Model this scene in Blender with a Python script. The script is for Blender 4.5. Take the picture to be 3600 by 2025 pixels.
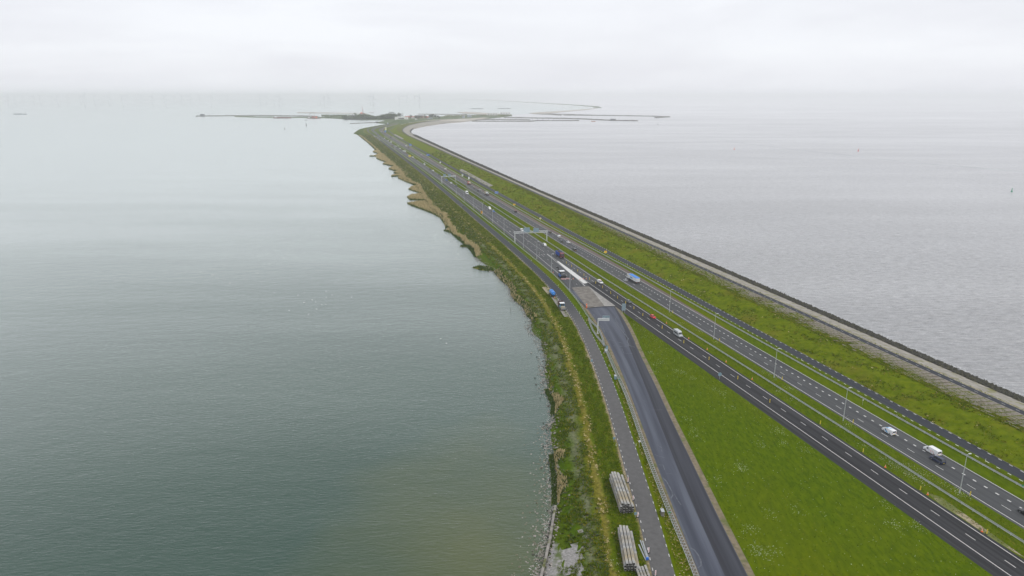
import bpy, math, random
import numpy as np
from mathutils import Vector, Matrix
random.seed(7); RNG = np.random.default_rng(11)
for o in list(bpy.data.objects): bpy.data.objects.remove(o, do_unlink=True)
S = bpy.context.scene; COL = S.collection
R = math.radians; PI = math.pi

# ------------------------------------------------------------------ camera
FPX, YH, HC = 2402.0, 336.0, 124.0            # focal length and horizon in photo pixels, height in metres
TILT = math.atan((1012.5-YH)/FPX)
cam = bpy.data.cameras.new('camera'); co = bpy.data.objects.new('camera', cam); COL.objects.link(co)
cam.sensor_width = 36; cam.lens = 36*FPX/3600; cam.clip_start = 1; cam.clip_end = 400000
co.location = (0, 0, HC); co.rotation_euler = (PI/2-TILT, 0, 0)
S.camera = co
# ------------------------------------------------------------------ sky, sun, exposure
SUN_EL, SUN_AZ = 50, 130
W = bpy.data.worlds.new('World'); S.world = W; W.use_nodes = True
wn, wl = W.node_tree.nodes, W.node_tree.links
for n in list(wn): wn.remove(n)
def wnode(t, **k):
    n = wn.new(t)
    for a, b in k.items(): setattr(n, a, b)
    return n
sky = wnode('ShaderNodeTexSky', sky_type='NISHITA', sun_disc=False, sun_elevation=R(SUN_EL), sun_rotation=R(SUN_AZ), air_density=1.0, dust_density=2.0)
tc = wnode('ShaderNodeTexCoord'); mp = wnode('ShaderNodeMapping'); mp.inputs['Scale'].default_value = (1.0, 1.0, 5.0)
wl.new(tc.outputs['Generated'], mp.inputs[0])
nz = wnode('ShaderNodeTexNoise'); nz.inputs['Scale'].default_value = 2.1; nz.inputs['Detail'].default_value = 7; nz.inputs['Roughness'].default_value = .52
nz.inputs['Distortion'].default_value = .3
wl.new(mp.outputs[0], nz.inputs['Vector'])
rp = wnode('ShaderNodeValToRGB')
rp.color_ramp.elements[0].position = .33; rp.color_ramp.elements[0].color = (.84, .85, .905, 1)
rp.color_ramp.elements[1].position = .62; rp.color_ramp.elements[1].color = (.965, .985, 1.03, 1)
wl.new(nz.outputs['Fac'], rp.inputs[0])
mul = wnode('ShaderNodeVectorMath', operation='SCALE'); mul.inputs['Scale'].default_value = 10.35
wl.new(rp.outputs[0], mul.inputs[0])
mx = wnode('ShaderNodeMix', data_type='RGBA'); mx.inputs['Factor'].default_value = .93
wl.new(sky.outputs[0], mx.inputs['A']); wl.new(mul.outputs[0], mx.inputs['B'])
bg = wnode('ShaderNodeBackground'); bg.inputs['Strength'].default_value = .1
wl.new(mx.outputs['Result'], bg.inputs[0])
wo = wnode('ShaderNodeOutputWorld'); wl.new(bg.outputs[0], wo.inputs[0])
sl = bpy.data.lights.new('sun', 'SUN'); sl.energy = 1.4; sl.angle = R(20); sl.color = (1, .96, .9)
so = bpy.data.objects.new('sun', sl); COL.objects.link(so)
sd = Vector((math.sin(R(SUN_AZ))*math.cos(R(SUN_EL)), math.cos(R(SUN_AZ))*math.cos(R(SUN_EL)), math.sin(R(SUN_EL))))
so.rotation_euler = sd.to_track_quat('Z', 'Y').to_euler(); so.location = (0, 0, 400)
S.view_settings.view_transform = 'Standard'; S.view_settings.look = 'None'
S.view_settings.exposure = 0.0; S.view_settings.gamma = 1
S.render.engine = 'CYCLES'; S.cycles.volume_bounces = 8; S.cycles.max_bounces = 12

# ------------------------------------------------------------------ picture <-> place
def G(px, py, z=0.0):
    X = (px-1800)/FPX; Y = (1012.5-py)/FPX
    k = (z-HC)/(Y*math.cos(TILT)-math.sin(TILT))
    return Vector((X*k, (math.cos(TILT)+Y*math.sin(TILT))*k, z))
HD = R(-15.2)                                   # heading of the dike
def W2(s, u, z=0.0):                            # along / across the dike -> world
    return Vector((s*math.sin(HD)+u*math.cos(HD), s*math.cos(HD)-u*math.sin(HD), z))
def SU(v):
    return (v[1]*math.cos(HD)+v[0]*math.sin(HD), v[0]*math.cos(HD)-v[1]*math.sin(HD))
ZR = 3.5
# ------------------------------------------------------------------ materials
MATS = {}
def mat(name, c, rough=.8, metal=0.0, c2=None, scale=1.0, detail=6, bump=0, bscale=None, c3=None, s3=.05, coords='Object', stretch=None, spec=None, lo=.35, hi=.65, lo3=.45, hi3=.62, rot=0, bdist=.05):
    if name in MATS: return MATS[name]
    m = bpy.data.materials.new(name); MATS[name] = m; m.use_nodes = True
    N, L = m.node_tree.nodes, m.node_tree.links
    b = N['Principled BSDF']; b.inputs['Roughness'].default_value = rough; b.inputs['Metallic'].default_value = metal
    b.inputs['Base Color'].default_value = (*c, 1)
    if spec is not None: b.inputs['Specular IOR Level'].default_value = spec
    m.diffuse_color = (*c, 1)
    t = N.new('ShaderNodeTexCoord'); out = t.outputs[coords]
    if stretch or rot:
        q = N.new('ShaderNodeMapping'); q.inputs['Scale'].default_value = stretch or (1, 1, 1); q.inputs['Rotation'].default_value = (0, 0, rot); L.new(out, q.inputs[0]); out = q.outputs[0]
    if c2:
        n = N.new('ShaderNodeTexNoise'); n.inputs['Scale'].default_value = scale; n.inputs['Detail'].default_value = detail; L.new(out, n.inputs['Vector'])
        r = N.new('ShaderNodeValToRGB'); r.color_ramp.elements[0].position = lo; r.color_ramp.elements[1].position = hi
        r.color_ramp.elements[0].color = (*c, 1); r.color_ramp.elements[1].color = (*c2, 1); L.new(n.outputs['Fac'], r.inputs[0]); col = r.outputs[0]
        if c3:
            n3 = N.new('ShaderNodeTexNoise'); n3.inputs['Scale'].default_value = s3; n3.inputs['Detail'].default_value = 5; L.new(out, n3.inputs['Vector'])
            r3 = N.new('ShaderNodeMapRange'); r3.inputs['From Min'].default_value = lo3; r3.inputs['From Max'].default_value = hi3; L.new(n3.outputs['Fac'], r3.inputs[0])
            x = N.new('ShaderNodeMix'); x.data_type = 'RGBA'; L.new(r3.outputs[0], x.inputs['Factor']); L.new(col, x.inputs['A']); x.inputs['B'].default_value = (*c3, 1); col = x.outputs['Result']
        L.new(col, b.inputs['Base Color'])
    if bump:
        n = N.new('ShaderNodeTexNoise'); n.inputs['Scale'].default_value = bscale or scale; n.inputs['Detail'].default_value = 4; L.new(out, n.inputs['Vector'])
        bp = N.new('ShaderNodeBump'); bp.inputs['Strength'].default_value = bump; bp.inputs['Distance'].default_value = bdist; L.new(n.outputs['Fac'], bp.inputs['Height']); L.new(bp.outputs[0], b.inputs['Normal'])
    return m
def addramp(m, coords, axis, warp, wscale, stops, wdetail=4, mixnoise=None):
    """colour by a UV distance, with a noisy wandering edge"""
    N, L = m.node_tree.nodes, m.node_tree.links; b = N['Principled BSDF']
    t = N.new('ShaderNodeTexCoord'); sp = N.new('ShaderNodeSeparateXYZ'); L.new(t.outputs['UV'], sp.inputs[0])
    n = N.new('ShaderNodeTexNoise'); n.inputs['Scale'].default_value = wscale; n.inputs['Detail'].default_value = wdetail; L.new(t.outputs['Object'], n.inputs['Vector'])
    a = N.new('ShaderNodeMath'); a.operation = 'MULTIPLY_ADD'; L.new(n.outputs['Fac'], a.inputs[0]); a.inputs[1].default_value = warp; L.new(sp.outputs[axis], a.inputs[2])
    mr = N.new('ShaderNodeMapRange'); lo, hi = stops[0][0], stops[-1][0]
    mr.inputs['From Min'].default_value = lo+warp/2; mr.inputs['From Max'].default_value = hi+warp/2; L.new(a.outputs[0], mr.inputs[0])
    r = N.new('ShaderNodeValToRGB'); cr = r.color_ramp
    while len(cr.elements) < len(stops): cr.elements.new(.5)
    for e, (p, c) in zip(cr.elements, stops): e.position = (p-lo)/(hi-lo); e.color = (*c, 1)
    L.new(mr.outputs[0], r.inputs[0]); col = r.outputs[0]
    if mixnoise:
        n2 = N.new('ShaderNodeTexNoise'); n2.inputs['Scale'].default_value = mixnoise[1]; n2.inputs['Detail'].default_value = 7; n2.inputs['Roughness'].default_value = .65; L.new(t.outputs['Object'], n2.inputs['Vector'])
        r2 = N.new('ShaderNodeMapRange'); r2.inputs['From Min'].default_value = .3; r2.inputs['From Max'].default_value = .7; r2.inputs['To Min'].default_value = 1-mixnoise[0]; r2.inputs['To Max'].default_value = 1+mixnoise[0]; L.new(n2.outputs['Fac'], r2.inputs[0])
        v = N.new('ShaderNodeVectorMath'); v.operation = 'SCALE'; L.new(col, v.inputs[0]); L.new(r2.outputs[0], v.inputs['Scale']); col = v.outputs[0]
    L.new(col, b.inputs['Base Color'])
    return m

HD_ = R(-15.2)
GRASS = mat('meadow_grass', (.050, .088, .0), .95, c2=(.086, .128, .0), scale=.9, detail=9, c3=(.108, .128, .0), s3=.018, bump=.7, bscale=1.3, bdist=.2, spec=0, rot=HD_, stretch=(1, .3, 1), lo3=.42, hi3=.72)
VERGE = mat('verge_grass', (.045, .08, .0), .95, c2=(.10, .14, .001), scale=.6, detail=9, spec=0)
SLOPE = mat('slope_grass', (.078, .115, .0), .95, c2=(.125, .158, .003), scale=.35, detail=10, c3=(.15, .125, .015), s3=.06, bump=.6, bscale=.9, bdist=.45, spec=0, lo3=.52, hi3=.8)
REV = mat('revetment_bed', (.075, .045, .028), .95, c2=(.10, .125, .008), scale=.10, detail=8, lo=.36, hi=.5, bump=.4, bscale=2, spec=0)
SLAT = mat('concrete_block', (.19, .165, .135), .9, c2=(.31, .28, .24), scale=.7)
CONC = mat('concrete_strip', (.21, .195, .165), .9, c2=(.32, .30, .26), scale=.3, detail=9, c3=(.16, .155, .05), s3=.2, lo3=.54, hi3=.68, bump=.3, bscale=2)
BASALT = mat('basalt', (.018, .018, .014), .8, c2=(.05, .048, .038), scale=.8, bump=1, bscale=1.2, bdist=.6)
STONE = mat('shore_stone', (.16, .145, .125), .85, c2=(.34, .31, .28), scale=.6)
PALE = mat('paved_edge', (.20, .185, .17), .9, c2=(.30, .28, .25), scale=.7, c3=(.09, .10, .03), s3=.4, lo3=.52, hi3=.66)
AOLD = mat('asphalt_old', (.046, .049, .053), .85, c2=(.078, .081, .083), scale=1.0, coords='UV', stretch=(.9, .012, 1), detail=8, bump=.15, bscale=8, spec=.25)
ANEW = mat('asphalt_new', (.018, .0185, .021), .85, c2=(.042, .0425, .046), scale=1.0, coords='UV', stretch=(.8, .01, 1), detail=8, bump=.15, bscale=8, spec=.2)
ASRV = mat('asphalt_service', (.055, .057, .060), .85, c2=(.105, .104, .103), scale=1.0, coords='UV', stretch=(.9, .015, 1), detail=8, spec=.25)
ABLU = mat('asphalt_bluish', (.024, .028, .037), .85, c2=(.038, .042, .052), scale=1.0, coords='UV', stretch=(.8, .02, 1), detail=8, spec=.25)
ARED = mat('reddish_shoulder', (.095, .07, .066), .85, c2=(.14, .11, .103), scale=1.0, coords='UV', stretch=(.8, .02, 1), detail=8, spec=.25)
ABED = mat('fresh_roadbed', (.036, .042, .060), .75, c2=(.074, .083, .110), scale=1.0, coords='UV', stretch=(.4, .015, 1), detail=11, c3=(.12, .135, .165), s3=.9, lo3=.5, hi3=.85, bump=.2, bscale=4, spec=.35)
addramp(ASRV, 'UV', 1, 20, .05, [(0, (.105,.103,.102)), (290, (.095,.094,.094)), (350, (.034,.038,.047)), (700, (.03,.034,.043))], mixnoise=(.18, .6))
GREYC = mat('ground_concrete', (.125, .115, .10), .9, c2=(.21, .195, .175), scale=.4, detail=10, spec=.2)
LGREY = mat('pale_concrete', (.22, .215, .20), .9, c2=(.32, .31, .29), scale=.35, detail=9)
DIRT = mat('dirt_shoulder', (.13, .105, .065), .95, c2=(.21, .17, .11), scale=.8, c3=(.09, .11, .02), s3=.25, lo3=.5, hi3=.7, bump=.6, bscale=3)
SAND = mat('sandy_verge', (.26, .215, .14), .95, c2=(.36, .30, .20), scale=.5, c3=(.12, .14, .03), s3=.12, lo3=.5, hi3=.6)
GRAVEL = mat('gravel', (.17, .165, .155), .9, c2=(.30, .29, .28), scale=1.6, detail=9, c3=(.07, .10, .02), s3=.25, lo3=.54, hi3=.66, bump=.6, bscale=3)
WHITE = mat('road_paint', (.62, .62, .60), .7, c2=(.50, .50, .48), scale=3)
STEEL = mat('galvanised_steel', (.36, .385, .40), .5, .3, c2=(.46, .48, .49), scale=2)
LAMPW = mat('lamp_grey', (.52, .54, .55), .45, .2)
LAMPH = mat('lamp_white', (.55, .57, .57), .45)
DARK = mat('dark_rubber', (.012, .012, .013), .8)
GLASS = mat('vehicle_glass', (.02, .026, .032), .08, spec=.8)
RIM = mat('wheel_rim', (.35, .36, .37), .35, .6)
RED = mat('red_plastic', (.65, .04, .03), .4); ORANGE = mat('orange_plastic', (.85, .16, .03), .45)
YEL = mat('yellow_plastic', (.85, .66, .06), .45); BLACK = mat('black_plastic', (.015, .015, .015), .5)
BLUE = mat('sign_blue', (.02, .13, .50), .4); WSIGN = mat('sign_white', (.8, .8, .8), .4); SBACK = mat('sign_back', (.16, .26, .32), .5, c2=(.22, .32, .38), scale=1)
GREEN = mat('sign_green', (.02, .28, .15), .4)
BARK = mat('bark', (.08, .065, .05), .9)
REED = mat('dry_reed', (.42, .345, .17), .95, c2=(.56, .47, .26), scale=.3, spec=0)
REEDG = mat('green_reed', (.05, .10, .02), .95, c2=(.10, .15, .03), scale=.3, spec=0)
TUFTD = mat('tuft_dark', (.038, .07, .0), .95, c2=(.062, .1, .0), scale=.2, spec=0)
TUFTG = mat('tuft_green', (.068, .112, .0), .95, c2=(.108, .152, .0), scale=.2, spec=0)
TUFTY = mat('tuft_yellow', (.15, .155, .004), .95, c2=(.21, .19, .03), scale=.2, spec=0)
TUFTB = mat('tuft_bluegreen', (.08, .11, .045), .95, c2=(.13, .155, .09), scale=.2, spec=0)
FLOWER = mat('white_flowers', (.62, .66, .52), .9)
TREE = mat('tree_leaf', (.02, .045, .018), .95, c2=(.045, .08, .028), scale=.15, spec=.05)

# ------------------------------------------------------------------ mesh helpers
def meshobj(name, V, Fc, mats, midx=None, uv=None, parent=None, kind=None, smooth=False):
    me = bpy.data.meshes.new(name)
    V = np.asarray(V, dtype=np.float64)
    if isinstance(Fc, np.ndarray):
        n, k = Fc.shape
        me.vertices.add(len(V)); me.vertices.foreach_set('co', V.ravel())
        me.loops.add(n*k); me.loops.foreach_set('vertex_index', Fc.ravel().astype(np.int32))
        me.polygons.add(n); me.polygons.foreach_set('loop_start', np.arange(0, n*k, k, dtype=np.int32)); me.polygons.foreach_set('loop_total', np.full(n, k, dtype=np.int32))
    else:
        me.from_pydata([tuple(v) for v in V], [], [tuple(f) for f in Fc])
    for m in (mats if isinstance(mats, (list, tuple)) else [mats]): me.materials.append(m)
    if midx is not None: me.polygons.foreach_set('material_index', np.asarray(midx, dtype=np.int32))
    if uv is not None:
        l = me.uv_layers.new(name='UVMap'); vi = np.empty(len(me.loops), dtype=np.int32); me.loops.foreach_get('vertex_index', vi)
        l.data.foreach_set('uv', np.asarray(uv, dtype=np.float64)[vi].ravel())
    me.polygons.foreach_set('use_smooth', np.full(len(me.polygons), smooth))
    me.update(calc_edges=True); me.validate()
    o = bpy.data.objects.new(name, me); COL.objects.link(o)
    if parent: o.parent = parent
    if kind: o['kind'] = kind
    return o
def tag(o, label, cat, group=None):
    o['label'] = label; o['category'] = cat
    if group: o['group'] = group
    return o
class Geo:
    """boxes, tubes and lofts collected into one piece"""
    def __init__(s, name=None, m=None, sub=None): s.V = []; s.F = []; s.name = name; s.m = m; s.sub = sub
    def add(s, V, F):
        b = len(s.V); s.V += [tuple(v) for v in V]; s.F += [tuple(i+b for i in f) for f in F]; return s
    def box(s, c, d, rz=0, taper=1.0, rx=0):
        x, y, z = d[0]/2, d[1]/2, d[2]/2
        P = [(-x, -y, -z), (x, -y, -z), (x, y, -z), (-x, y, -z), (-x*taper, -y*taper, z), (x*taper, -y*taper, z), (x*taper, y*taper, z), (-x*taper, y*taper, z)]
        M = Matrix.Rotation(rz, 3, 'Z') @ Matrix.Rotation(rx, 3, 'X')
        return s.add([Vector(c)+M@Vector(p) for p in P], [(0, 3, 2, 1), (4, 5, 6, 7), (0, 1, 5, 4), (1, 2, 6, 5), (2, 3, 7, 6), (3, 0, 4, 7)])
    def rod(s, a, b, r, r2=None, n=6):
        a, b = Vector(a), Vector(b); d = (b-a)
        if d.length < 1e-6: return s
        q = d.normalized().to_track_quat('Z', 'Y').to_matrix(); r2 = r if r2 is None else r2
        V = [a+q@Vector((math.cos(t)*r, math.sin(t)*r, 0)) for t in [2*PI*i/n for i in range(n)]] + [b+q@Vector((math.cos(t)*r2, math.sin(t)*r2, 0)) for t in [2*PI*i/n for i in range(n)]]
        return s.add(V, [(i, (i+1) % n, n+(i+1) % n, n+i) for i in range(n)]+[tuple(reversed(range(n))), tuple(range(n, 2*n))])
    def loft(s, rings, cap=True):
        n = len(rings[0]); V = [p for r in rings for p in r]; F = []
        for k in range(len(rings)-1):
            for i in range(n): F.append((k*n+i, k*n+(i+1) % n, (k+1)*n+(i+1) % n, (k+1)*n+i))
        if cap: F += [tuple(reversed(range(n))), tuple(range((len(rings)-1)*n, len(rings)*n))]
        return s.add(V, F)
    def body(s, secs):
        """secs: (y, half width low, z low, half width belt, z belt, half width top, z top)"""
        return s.loft([[(-a, y, zl), (-b, y, zm), (-c, y, zt), (c, y, zt), (b, y, zm), (a, y, zl)] for y, a, zl, b, zm, c, zt in secs])
    def make(s, parent=None, name=None):
        return meshobj(name or s.name, s.V, s.F, s.m, parent=parent)
def empty(name, loc, rz=0):
    o = bpy.data.objects.new(name, None); COL.objects.link(o); o.location = loc; o.rotation_euler = (0, 0, rz); o.empty_display_size = .5; return o
def assemble(name, pieces, loc, rz, label, cat, group=None, joined=False, scale=1):
    if joined:
        V = []; F = []; mi = []; ms = []
        for g in pieces:
            if g.m not in ms: ms.append(g.m)
            b = len(V); V += g.V; F += [tuple(i+b for i in f) for f in g.F]; mi += [ms.index(g.m)]*len(g.F)
        o = meshobj(name, V, F, ms, mi); o.location = loc; o.rotation_euler = (0, 0, rz); o.scale = (scale,)*3
        return tag(o, label, cat, group)
    e = empty(name, loc, rz); e.scale = (scale,)*3; tag(e, label, cat, group); done = {}
    for g in pieces:
        p = done.get(g.sub, e) if g.sub else e
        o = g.make(p)
        if not g.sub: done[g.name] = o
    return e
def copy_tree(o, loc=None, rz=None, label=None, parent=None):
    c = o.copy(); COL.objects.link(c)
    if parent: c.parent = parent
    if loc is not None: c.location = loc
    if rz is not None: c.rotation_euler = (0, 0, rz)
    if label: c['label'] = label
    for ch in o.children: copy_tree(ch, parent=c)
    return c

# ------------------------------------------------------------------ the long lines of the dike: (along, across) tables
T = dict(
 SB=None,
 SRL=[(40,46),(70,54),(100,63.5),(130,73),(153,80.2),(167,84.3),(183,88.8),(199,93.4),(216,98.2),(233,103),(252,108.1),(274,113.6),(290,117.5),(307,121.3),(325,125),(342,128),(362,131),(396,135.2),(440,138.3),(500,140.3),(590,142),(660,143),(745,144.4),(862,146.4),(980,148.2),(1100,149.5),(1400,151),(1700,152),(1943,152.9),(2360,154.5)],
 GL=[(340,136.9),(361,141),(388,144.8),(417,147.6),(440,149.2),(505,150.4),(575,151.5),(630,152.4),(726,153.6),(932,156.6),(1141,158.6),(1366,159.6),(1573,159.4),(2200,160.5)],
 GN=[(60,65),(100,76),(133,85.8),(146,89.1),(159,92),(170,95),(186,99.2),(198,102.6),(214,107.2),(236,113.6),(252,117.6),(264,120.3),(286,125.8),(296,128.4)],
 NRL=[(60,66.5),(100,78),(133,86.9),(142,89.3),(156,93),(175,98.3),(195,103.9),(213,109),(223,111.9),(245,118),(271,125.1),(301,132.5),(327,138.2),(359,143.7),(405,148.1)],
 NRR=[(60,81),(100,91),(130,99.1),(149,103.9),(172,110.3),(191,115.8),(212,121.3),(231,126.6),(254,133.7),(274,138.7),(292,142.3),(299,146),(305,148.8),(320,152.3),(340,157.1),(358,161),(374,162.6)],
 AL2=[(404,148),(440,150.6),(490,152),(556,153.6),(640,155.4),(820,159),(940,160.6),(1070,161.6),(1387,162.2),(1829,163.2),(2360,163.6)],
 ASE=[(404,151.3),(447,153.9),(500,155.8),(569,157.4),(660,159.2),(756,160.9),(891,163.2),(1000,165),(1160,166),(1400,166.4),(1794,167.5),(2360,169)],
 AX=[(404,155.6),(441,157.8),(465,159),(488,159.8),(560,161.5)],
 ASL=[(40,165),(2360,165)], AD=[(40,169.3),(2360,169.3)], ASR=[(40,173.2),(2360,174)],
 GM=[(40,181.3),(250,180.5),(420,178.8),(700,180),(1000,181.5),(2300,184)],
 BSL=[(40,188.4),(2360,189.5)], BC=[(40,192.4),(400,192.4),(700,191.9),(2360,193.4)],
 BB=[(40,196.7),(590,196.7)],
 BSR=[(40,200.9),(430,200.7),(520,199),(600,196.6),(900,196.0),(1200,197),(1400,199),(2360,201)],
 BR=[(40,205.6),(430,205.2),(520,203.5),(600,201.2),(900,201),(1200,202),(1400,204),(2360,206)],
 GR=[(40,207.6),(430,207.2),(520,205.6),(600,203.3),(900,203),(1200,204),(1400,206),(2200,208)],
 RSL=[(40,211),(430,210.8),(600,208.3),(900,208.2),(1200,210.3),(1500,212),(2360,214)],
 RSR=[(40,217.3),(430,217.2),(600,215.2),(900,215.2),(1200,217),(1500,219),(2360,220.5)],
 CR=[(40,236),(300,236.5),(600,238.5),(880,243),(1200,247),(1800,246),(2300,243)],
 CPL=[(40,251.7),(600,251.7),(1500,253),(2300,254)], CPR=[(40,255.2),(600,255.4),(1500,257),(2300,258)],
 RKI=[(40,267.6),(400,268),(700,266.5),(1200,266.5),(2300,275)], RKO=[(40,280.5),(400,282.5),(1000,281),(1600,288),(2300,298)])
# shoreline on the lake side, from the photo
SBP = [(2097,1897),(2025,1897),(1931,1921),(1862,1935),(1780,1948),(1700,1948),(1605,1937),(1500,1926),(1480,1938),(1428,1945),(1407,1936),(1372,1920),(1300,1906),(1279,1915),(1227,1902),(1195,1896),(1178,1873),(1151,1858),(1122,1866),(1112,1853),(1079,1837),(1057,1808),(1042,1797),(1020,1793),(1004,1783),(989,1764),(968,1745),(950,1730),(919,1684),(900,1668),(880,1655),(855,1628),(835,1603),(815,1583),(790,1566),(760,1545),(725,1505),(690,1480),(655,1462),(625,1410),(600,1394),(575,1368),(545,1335),(520,1312),(500,1290),(475,1258)]
q = sorted(SU(G(x, y, 0)) for y, x in SBP); q = [(40, q[0][1]-6)]+q
for i in range(1, len(q)):
    if q[i][0] <= q[i-1][0]: q[i] = (q[i-1][0]+.5, q[i][1])
T['SB'] = q
def U(k, s):
    t = T[k]; return np.interp(s, [a for a, b in t], [b for a, b in t])
def smooth_line(k, ss, w=None):
    """line k sampled at ss with the corners rounded"""
    out = np.zeros(len(ss))
    for i, s in enumerate(ss):
        h = min(18+s*.04, max(s-41, 1)) if k != 'SB' else 1.0
        if k in ('NRL', 'NRR', 'AL2', 'ASE', 'AX'): h = min(h, max(1, (s-T[k][0][0])), max(1, T[k][-1][0]-s))
        out[i] = (U(k, s-h)+2*U(k, s-h/2)+3*U(k, s)+2*U(k, s+h/2)+U(k, s+h))/9
    return out
# the bend at the far end, photo pixels, near to far
Q = lambda *a: [(1200+a[i]/12.075, 380+a[i+1]/12.075) for i in range(0, len(a), 2)]
RR = lambda *a: [(1380+a[i]/9.908, 380+a[i+1]/9.908) for i in range(0, len(a), 2)]
BEND = dict(
 SB=Q(640,1130,490,1090,600,1010,740,915,900,872,1100,830,1400,778,1700,724,1900,692,2200,655,2415,625),
 SRL=Q(1270,1100,1150,1030,1085,940,1110,885,1180,850,1300,815,1500,765,1750,715,1950,680,2230,640,2415,615),
 SRR=Q(1300,1080,1200,1010,1150,935,1180,885,1240,855,1360,815,1560,762,1800,712,1990,678,2250,641,2420,617),
 AL2=Q(1450,1095,1320,1020,1245,935,1280,880,1350,840,1450,805,1650,760,1850,715,2030,682,2270,645,2430,620),
 ASR=Q(1560,1100,1460,1010,1380,955,1410,905,1480,865,1570,828,1730,785,1930,735,2090,700,2300,660,2440,632),
 BSL=Q(1770,1100,1660,1010,1590,945,1605,905,1660,865,1740,830,1850,795,2000,752,2140,718,2320,678,2445,650),
 BR=Q(1960,1085,1850,1020,1775,950,1775,915,1820,880,1880,848,1970,815,2100,772,2210,738,2370,695,2455,668),
 RSL=Q(2110,1080,2020,1010,1950,965,2000,930,2050,895,2110,855,2200,810,2320,775,2415,750,2480,715,2520,690),
 RSR=Q(2170,1060,2080,1000,2015,958,2060,925,2110,890,2170,853,2250,815,2360,778,2440,755,2500,722,2540,695),
 CR=[(1406,466.5),(1396,460),(1392.5,455),(1394,450),(1397,446),(1400,443),(1406,440),(1420,436),(1436,433),(1460,429),(1492,425)],
 CPL=[(1420,467),(1414,462),(1412.5,459),(1415,453),(1419,449),(1426,445),(1436,440),(1452,436),(1470,432),(1500,427),(1545,423)],
 CPR=[(1424,467),(1419,462),(1416.5,459),(1418,454),(1422,450),(1429,446),(1439,441),(1456,437),(1475,433),(1506,428),(1550,424)],
 RKI=[(1450,471),(1441,465.5),(1439.5,460),(1444,454.5),(1454,450),(1468,446),(1481,443.5),(1511,438.5),(1545,433.5),(1592,428.5),(1629,426.5)],
 RKO=[(1460,474.5),(1449,468),(1446.5,464),(1450.5,457.5),(1457,452.5),(1470,448),(1484,445),(1513,439.8),(1547,434.6),(1594,429.4),(1630,427)])
SS = np.concatenate([np.arange(50, 300, 4), np.arange(300, 600, 8), np.arange(600, 1200, 20), np.arange(1200, 2200, 50)])
def line3(k, z, ss=SS, bend=True, zb=None):
    us = smooth_line(k, ss); P = [W2(s, u, z) for s, u in zip(ss, us)]
    if bend and k in BEND: P += [G(x, y, z if zb is None else zb) for x, y in BEND[k]]
    return P
def arc(P):
    a = [0.0]
    for i in range(1, len(P)): a.append(a[-1]+(P[i]-P[i-1]).length)
    return a
def strip(name, A, B, m, nu=1, zf=None, dz=0, parent=None, kind='structure', smooth=True):
    """surface between two long lines"""
    n = len(A); V = []; uv = []; a = arc(A)
    for i in range(n):
        w = (B[i]-A[i]).length
        for j in range(nu+1):
            t = j/nu; p = A[i].lerp(B[i], t)
            V.append((p.x, p.y, p.z+dz+(zf(t, a[i], w) if zf else 0))); uv.append((t*w, a[i]))
    F = [(i*(nu+1)+j, i*(nu+1)+j+1, (i+1)*(nu+1)+j+1, (i+1)*(nu+1)+j) for i in range(n-1) for j in range(nu)]
    o = meshobj(name, V, np.array(F), m, uv=uv, parent=parent, smooth=smooth)
    if kind: o['kind'] = kind
    return o
def wob(a, f): return math.sin(a*f)+.6*math.sin(a*f*2.3+1.7)+.4*math.sin(a*f*5.1+.4)

LSB = line3('SB', -.6); LSRL = line3('SRL', ZR)
LRSL = line3('RSL', ZR); LRSR = line3('RSR', ZR+.1); LCR = line3('CR', 7.4, zb=6); LCPL = line3('CPL', 6.2, zb=5); LCPR = line3('CPR', 6.1, zb=5); LRKI = line3('RKI', 3.6); LRKO = line3('RKO', -.5)
LSRR = line3('SRR', ZR) if 'SRR' in T else [a+(W2(0, 6.3)-W2(0, 0)) for a in line3('SRL', ZR, bend=False)]+[G(x, y, ZR) for x, y in BEND['SRR']]

BANKM = mat('bank_cover', (.06, .09, .02), .95, spec=0, bump=.55, bscale=.9, bdist=.35)
addramp(BANKM, 'UV', 0, 7.0, .09, [(-30, (.06,.09,.01)), (-24, (.065,.10,.005)), (-21.5, (.045,.085,.002)), (-19, (.06,.10,.003)), (-15.5, (.13,.14,.08)), (-13, (.08,.105,.006)), (-11.3, (.14,.13,.015)), (-10, (.17,.15,.03)), (-8.6, (.08,.115,.002)), (-4, (.072,.108,.001)), (-1.6, (.09,.115,.003)), (-.7, (.2,.17,.09)), (0, (.26,.22,.15))], mixnoise=(.5, 1.1))
def bank():
    n = len(LSB); nu = 14; V = []; uv = []; a = arc(LSRL)
    for i in range(n):
        A, B = LSB[i], LSRL[i]; w = (Vector((B.x, B.y))-Vector((A.x, A.y))).length
        for j in range(nu+1):
            t = j/nu; p = A.lerp(B, t); d = t*w
            z = -.6+1.5*min(1, d/2.5)+2.6*max(0, (t-.08)/.92)**.8
            if 0 < j < nu: z += .18*wob(a[i]+j*9, .21)
            V.append((p.x, p.y, min(z, ZR))); uv.append((d-w, a[i]))
    F = [(i*(nu+1)+j, i*(nu+1)+j+1, (i+1)*(nu+1)+j+1, (i+1)*(nu+1)+j) for i in range(n-1) for j in range(nu)]
    o = meshobj('lake_bank', V, np.array(F), BANKM, uv=uv, smooth=True); o['kind'] = 'structure'
bank()
ground = strip('ground', LSRL, LRSR, GRASS, nu=24, dz=-.05)
strip('dike_slope', LRSR, LCR, SLOPE, nu=10, zf=lambda t, a, w: (.35*math.sin(PI*t)*wob(a+t*37, .17) if a < 1500 else 0)+.5*math.sin(PI*t))
strip('revetment', LCR, LCPL, REV, nu=4, zf=lambda t, a, w: .05*wob(a, .3)*math.sin(PI*t))
strip('concrete_apron', LCPR, LRKI, CONC, nu=3)
strip('basalt_toe', LRKI, LRKO, BASALT, nu=8, zf=lambda t, a, w: .35*math.sin(PI*t)*wob(a*3+t*90, .5))
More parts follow.
